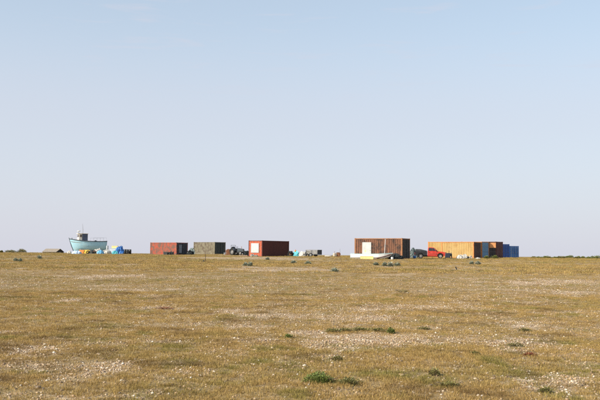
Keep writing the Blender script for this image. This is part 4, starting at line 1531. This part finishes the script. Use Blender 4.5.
def cushion(name, label, px, py, w, h, n, lsize, mat, group=None, loc=None, cat='plant', dep=None, stems=6, fill=0.35, white=False):
    """low rounded plant: many leaves through a lumpy dome, with woody stems inside"""
    g = loc or hit(px, py)
    t = thing(name, label, cat, g, 0, group)
    dep = dep or w * .8
    lobes = [(random.uniform(-.32, .32), random.uniform(-.3, .3), random.uniform(.45, .75), random.uniform(.6, 1.0)) for _ in range(5)]
    lobes.append((0, 0, .6, 1.0))
    L = []
    for i in range(n):
        lx, ly, lr, lh = random.choice(lobes)
        a = random.uniform(0, 6.283); e = math.asin(random.uniform(0.02, 1))
        q = random.uniform(fill, 1) ** .5
        dirv = Vector((math.cos(a) * math.cos(e), math.sin(a) * math.cos(e), math.sin(e)))
        c = Vector(((lx + dirv.x * lr * q * .8) * w / 2, (ly + dirv.y * lr * q * .8) * dep / 2, max(.01, dirv.z * lh * h * q)))
        dd = dirv + Vector((random.uniform(-.7, .7), random.uniform(-.7, .7), random.uniform(-.4, .5)))
        L.append((c, dd, lsize * random.uniform(.6, 1.3), lsize * random.uniform(.4, .7), random.random()))
    leaf_object('foliage', L, mat, t)
    st = MB()
    for k in range(stems):
        a = random.uniform(0, 6.283); r = random.uniform(.2, .8)
        x, y = math.cos(a) * r * w / 2, math.sin(a) * r * dep / 2
        st.tube([(x * .1, y * .1, -.03), (x * .5, y * .5, h * .35), (x, y, h * random.uniform(.5, .8))], [.012 * (w ** .5), .009 * (w ** .5), .004], 5)
    st.build('stem', STEM, t)
    if white:
        ws = [(Vector((random.uniform(-.4, .4) * w, random.uniform(-.3, .3) * dep, h * random.uniform(.4, .9))), Vector((random.uniform(-.6, .6), random.uniform(-.6, .6), 1)), .12 * w, .06 * w, random.random()) for _ in range(90)]
        leaf_object('seed_stalk', ws, KALEW, t)
    return t


def sea_kale(label, px, py, w, h, white=False):
    return cushion('sea_kale', label, px, py, w, h, 150, .17, KALE, 'sea kale plants on the shingle', stems=5, white=white)


for px, py, wpx, hpx, wh, lab in (
        (16.2, 261.4, 4, 2.2, 0, 'left of the two grey green sea kale clumps at the far left'),
        (20.6, 261.7, 4, 2.2, 1, 'right of the two grey green sea kale clumps at the far left'),
        (39.6, 258.7, 4.6, 2.6, 1, 'sea kale clump with white stalks below the far hut'),
        (245.8, 265.8, 5, 2.0, 0, 'sea kale clump on the pale track, left of the white stalked one'),
        (250.4, 266.2, 5, 3.2, 1, 'white stalked sea kale clump before the white board'),
        (267.6, 259.9, 4.5, 1.8, 0, 'small sea kale clump at the foot of the brick red container'),
        (293.5, 263.4, 6.5, 1.8, 0, 'low sea kale clump below the turquoise tarpaulin'),
        (308.0, 264.2, 7, 2.0, 0, 'low sea kale clump below the box trailer'),
        (335.0, 272.2, 8, 2.6, 0, 'sea kale clump alone on the grass below the rust brown winch'),
        (376.0, 265.6, 7, 2.6, 0, 'leftmost of the four sea kale clumps before the rust brown container'),
        (384.2, 266.2, 7, 3.2, 0, 'second from left of the four clumps before the brown container'),
        (390.2, 266.6, 7, 3.8, 1, 'third from left of the four clumps before the brown container'),
        (397.0, 266.2, 8, 3.0, 0, 'rightmost of the four sea kale clumps before the rust brown container'),
        (471.4, 264.6, 6, 2.6, 0, 'left of two sea kale clumps below the yellow container'),
        (478.0, 264.8, 6.5, 2.8, 1, 'right of two sea kale clumps below the yellow container')):
    d_ = hit(px, py).y
    sea_kale(lab, px, py, wpx / FPX * d_, hpx / FPX * d_ * 1.0, bool(wh))

# foreground green plants
cushion('leafy_plant', 'bright green leafy clump in the foreground, largest plant in view', 321, 383, .56, .12, 1300, .026, GREENL, dep=.7)
cushion('leafy_plant', 'low olive clump touching the big green foreground clump on its right', 349, 385, .50, .075, 700, .024, OLIVEL, dep=.6)
cushion('leafy_plant', 'small round dark green clump right of the bare stony patch', 391, 333.5, .24, .11, 420, .028, GREENL, dep=.22)
for px, py, w, lab in ((334, 332.5, .55, 'leftmost of the low green plants along the stony patch top'), (346, 331.5, .6, 'second low green plant along the top of the stony patch'),
                       (360, 331, .62, 'third low green plant along the top of the stony patch'), (376, 331.5, .6, 'fourth low green plant along the stony patch, left of the round clump')):
    cushion('leafy_plant', lab, px, py, w, .065, 380, .026, OLIVEL, 'low plants along the stony patch', dep=.35)
for px, py, w, h, m, lab in ((289, 338.5, .22, .07, GREENL, 'small green clump left of the bare stony patch'),
                             (337, 361, .26, .06, OLIVEL, 'flat olive clump above the big green foreground clump'),
                             (514, 347, .40, .07, OLIVEL, 'olive clump in the right hand stony patch'),
                             (524, 331.5, .5, .07, OLIVEL, 'low olive clump above the right hand stony patch'),
                             (434, 376, .28, .09, OLIVEL, 'olive green clump near the bottom, right of centre'),
                             (448, 387, .42, .06, OLIVEL, 'flat olive clump at the bottom, right of centre'),
                             (545, 393, .26, .06, OLIVEL, 'small olive clump in the bottom right stones'),
                             (474, 355, .22, .05, OLIVEL, 'small olive clump left of the right hand stony patch'),
                             (403, 292.5, .7, .12, OLIVEL, 'dark olive clump in the middle distance below the white sacks'),
                             (528, 356, .30, .04, REDL, 'flat rust red plant in the right hand stony patch'),
                             (165, 309.5, .8, .06, REDL, 'flat reddish plant patch left of centre'),
                             (425, 330, .4, .05, OLIVEL, 'thin olive clump right of the round dark clump')):
    cushion('leafy_plant', lab, px, py, w, h, 260, .026, m, dep=w * .7)

# scrub on the skyline
rb = random.Random(5)
order = ('first', 'second', 'third', 'fourth', 'fifth', 'sixth', 'seventh', 'eighth', 'ninth', 'tenth', 'eleventh', 'twelfth', 'thirteenth', 'fourteenth', 'fifteenth', 'sixteenth')
shr = []
for k in range(16):
    near = k % 3 == 1
    shr.append((534 + k * 4.15 + rb.uniform(-1, 1), (rb.uniform(140, 150) if near else rb.uniform(158, 172)), rb.uniform(1.2, 2.6), rb.uniform(.16, .28) + (.14 if k in (3, 9, 11, 14) else 0) + .010 * k,
                order[k] + ' scrub bush from the blue containers along the right hand skyline'))
shr.append((598.5, 148, 2.8, .62, 'broad green bush cut by the right edge of the picture'))
for px, d_, w, h, lab in shr:
    cushion('scrub_bush', lab, 0, 0, w, h, 420, .15, BRAMB if random.random() < .6 else OLIVEL, 'scrub bushes on the skyline', loc=on_ground(px, d_), cat='bush')
for px, d_, w, h, lab in ((21, 176, 3.8, .80, 'dark low thicket on the skyline at the far left'), (11, 176, 4.4, .58, 'flatter thicket left of the dark thicket on the skyline'),
                          (1, 175, 1.2, .45, 'dark bush at the left edge of the picture')):
    cushion('scrub_bush', lab, 0, 0, w, h, 900, .17, OLIVEL, 'scrub bushes on the left skyline', loc=on_ground(px, d_), cat='bush')
for px, d_, w, h, lab in ((487, 119.5, 1.3, .42, 'grassy green clump at the foot of the orange boarded container'), (495, 121, 1.6, .5, 'grassy green clump at the foot of the maroon container')):
    cushion('weed_clump', lab, 0, 0, w, h, 500, .13, BRAMB, 'weeds at the container row', loc=on_ground(px, d_), cat='plant')

# ================================================================== GRASS AND PEBBLES
sow_grass()
sow_pebbles()
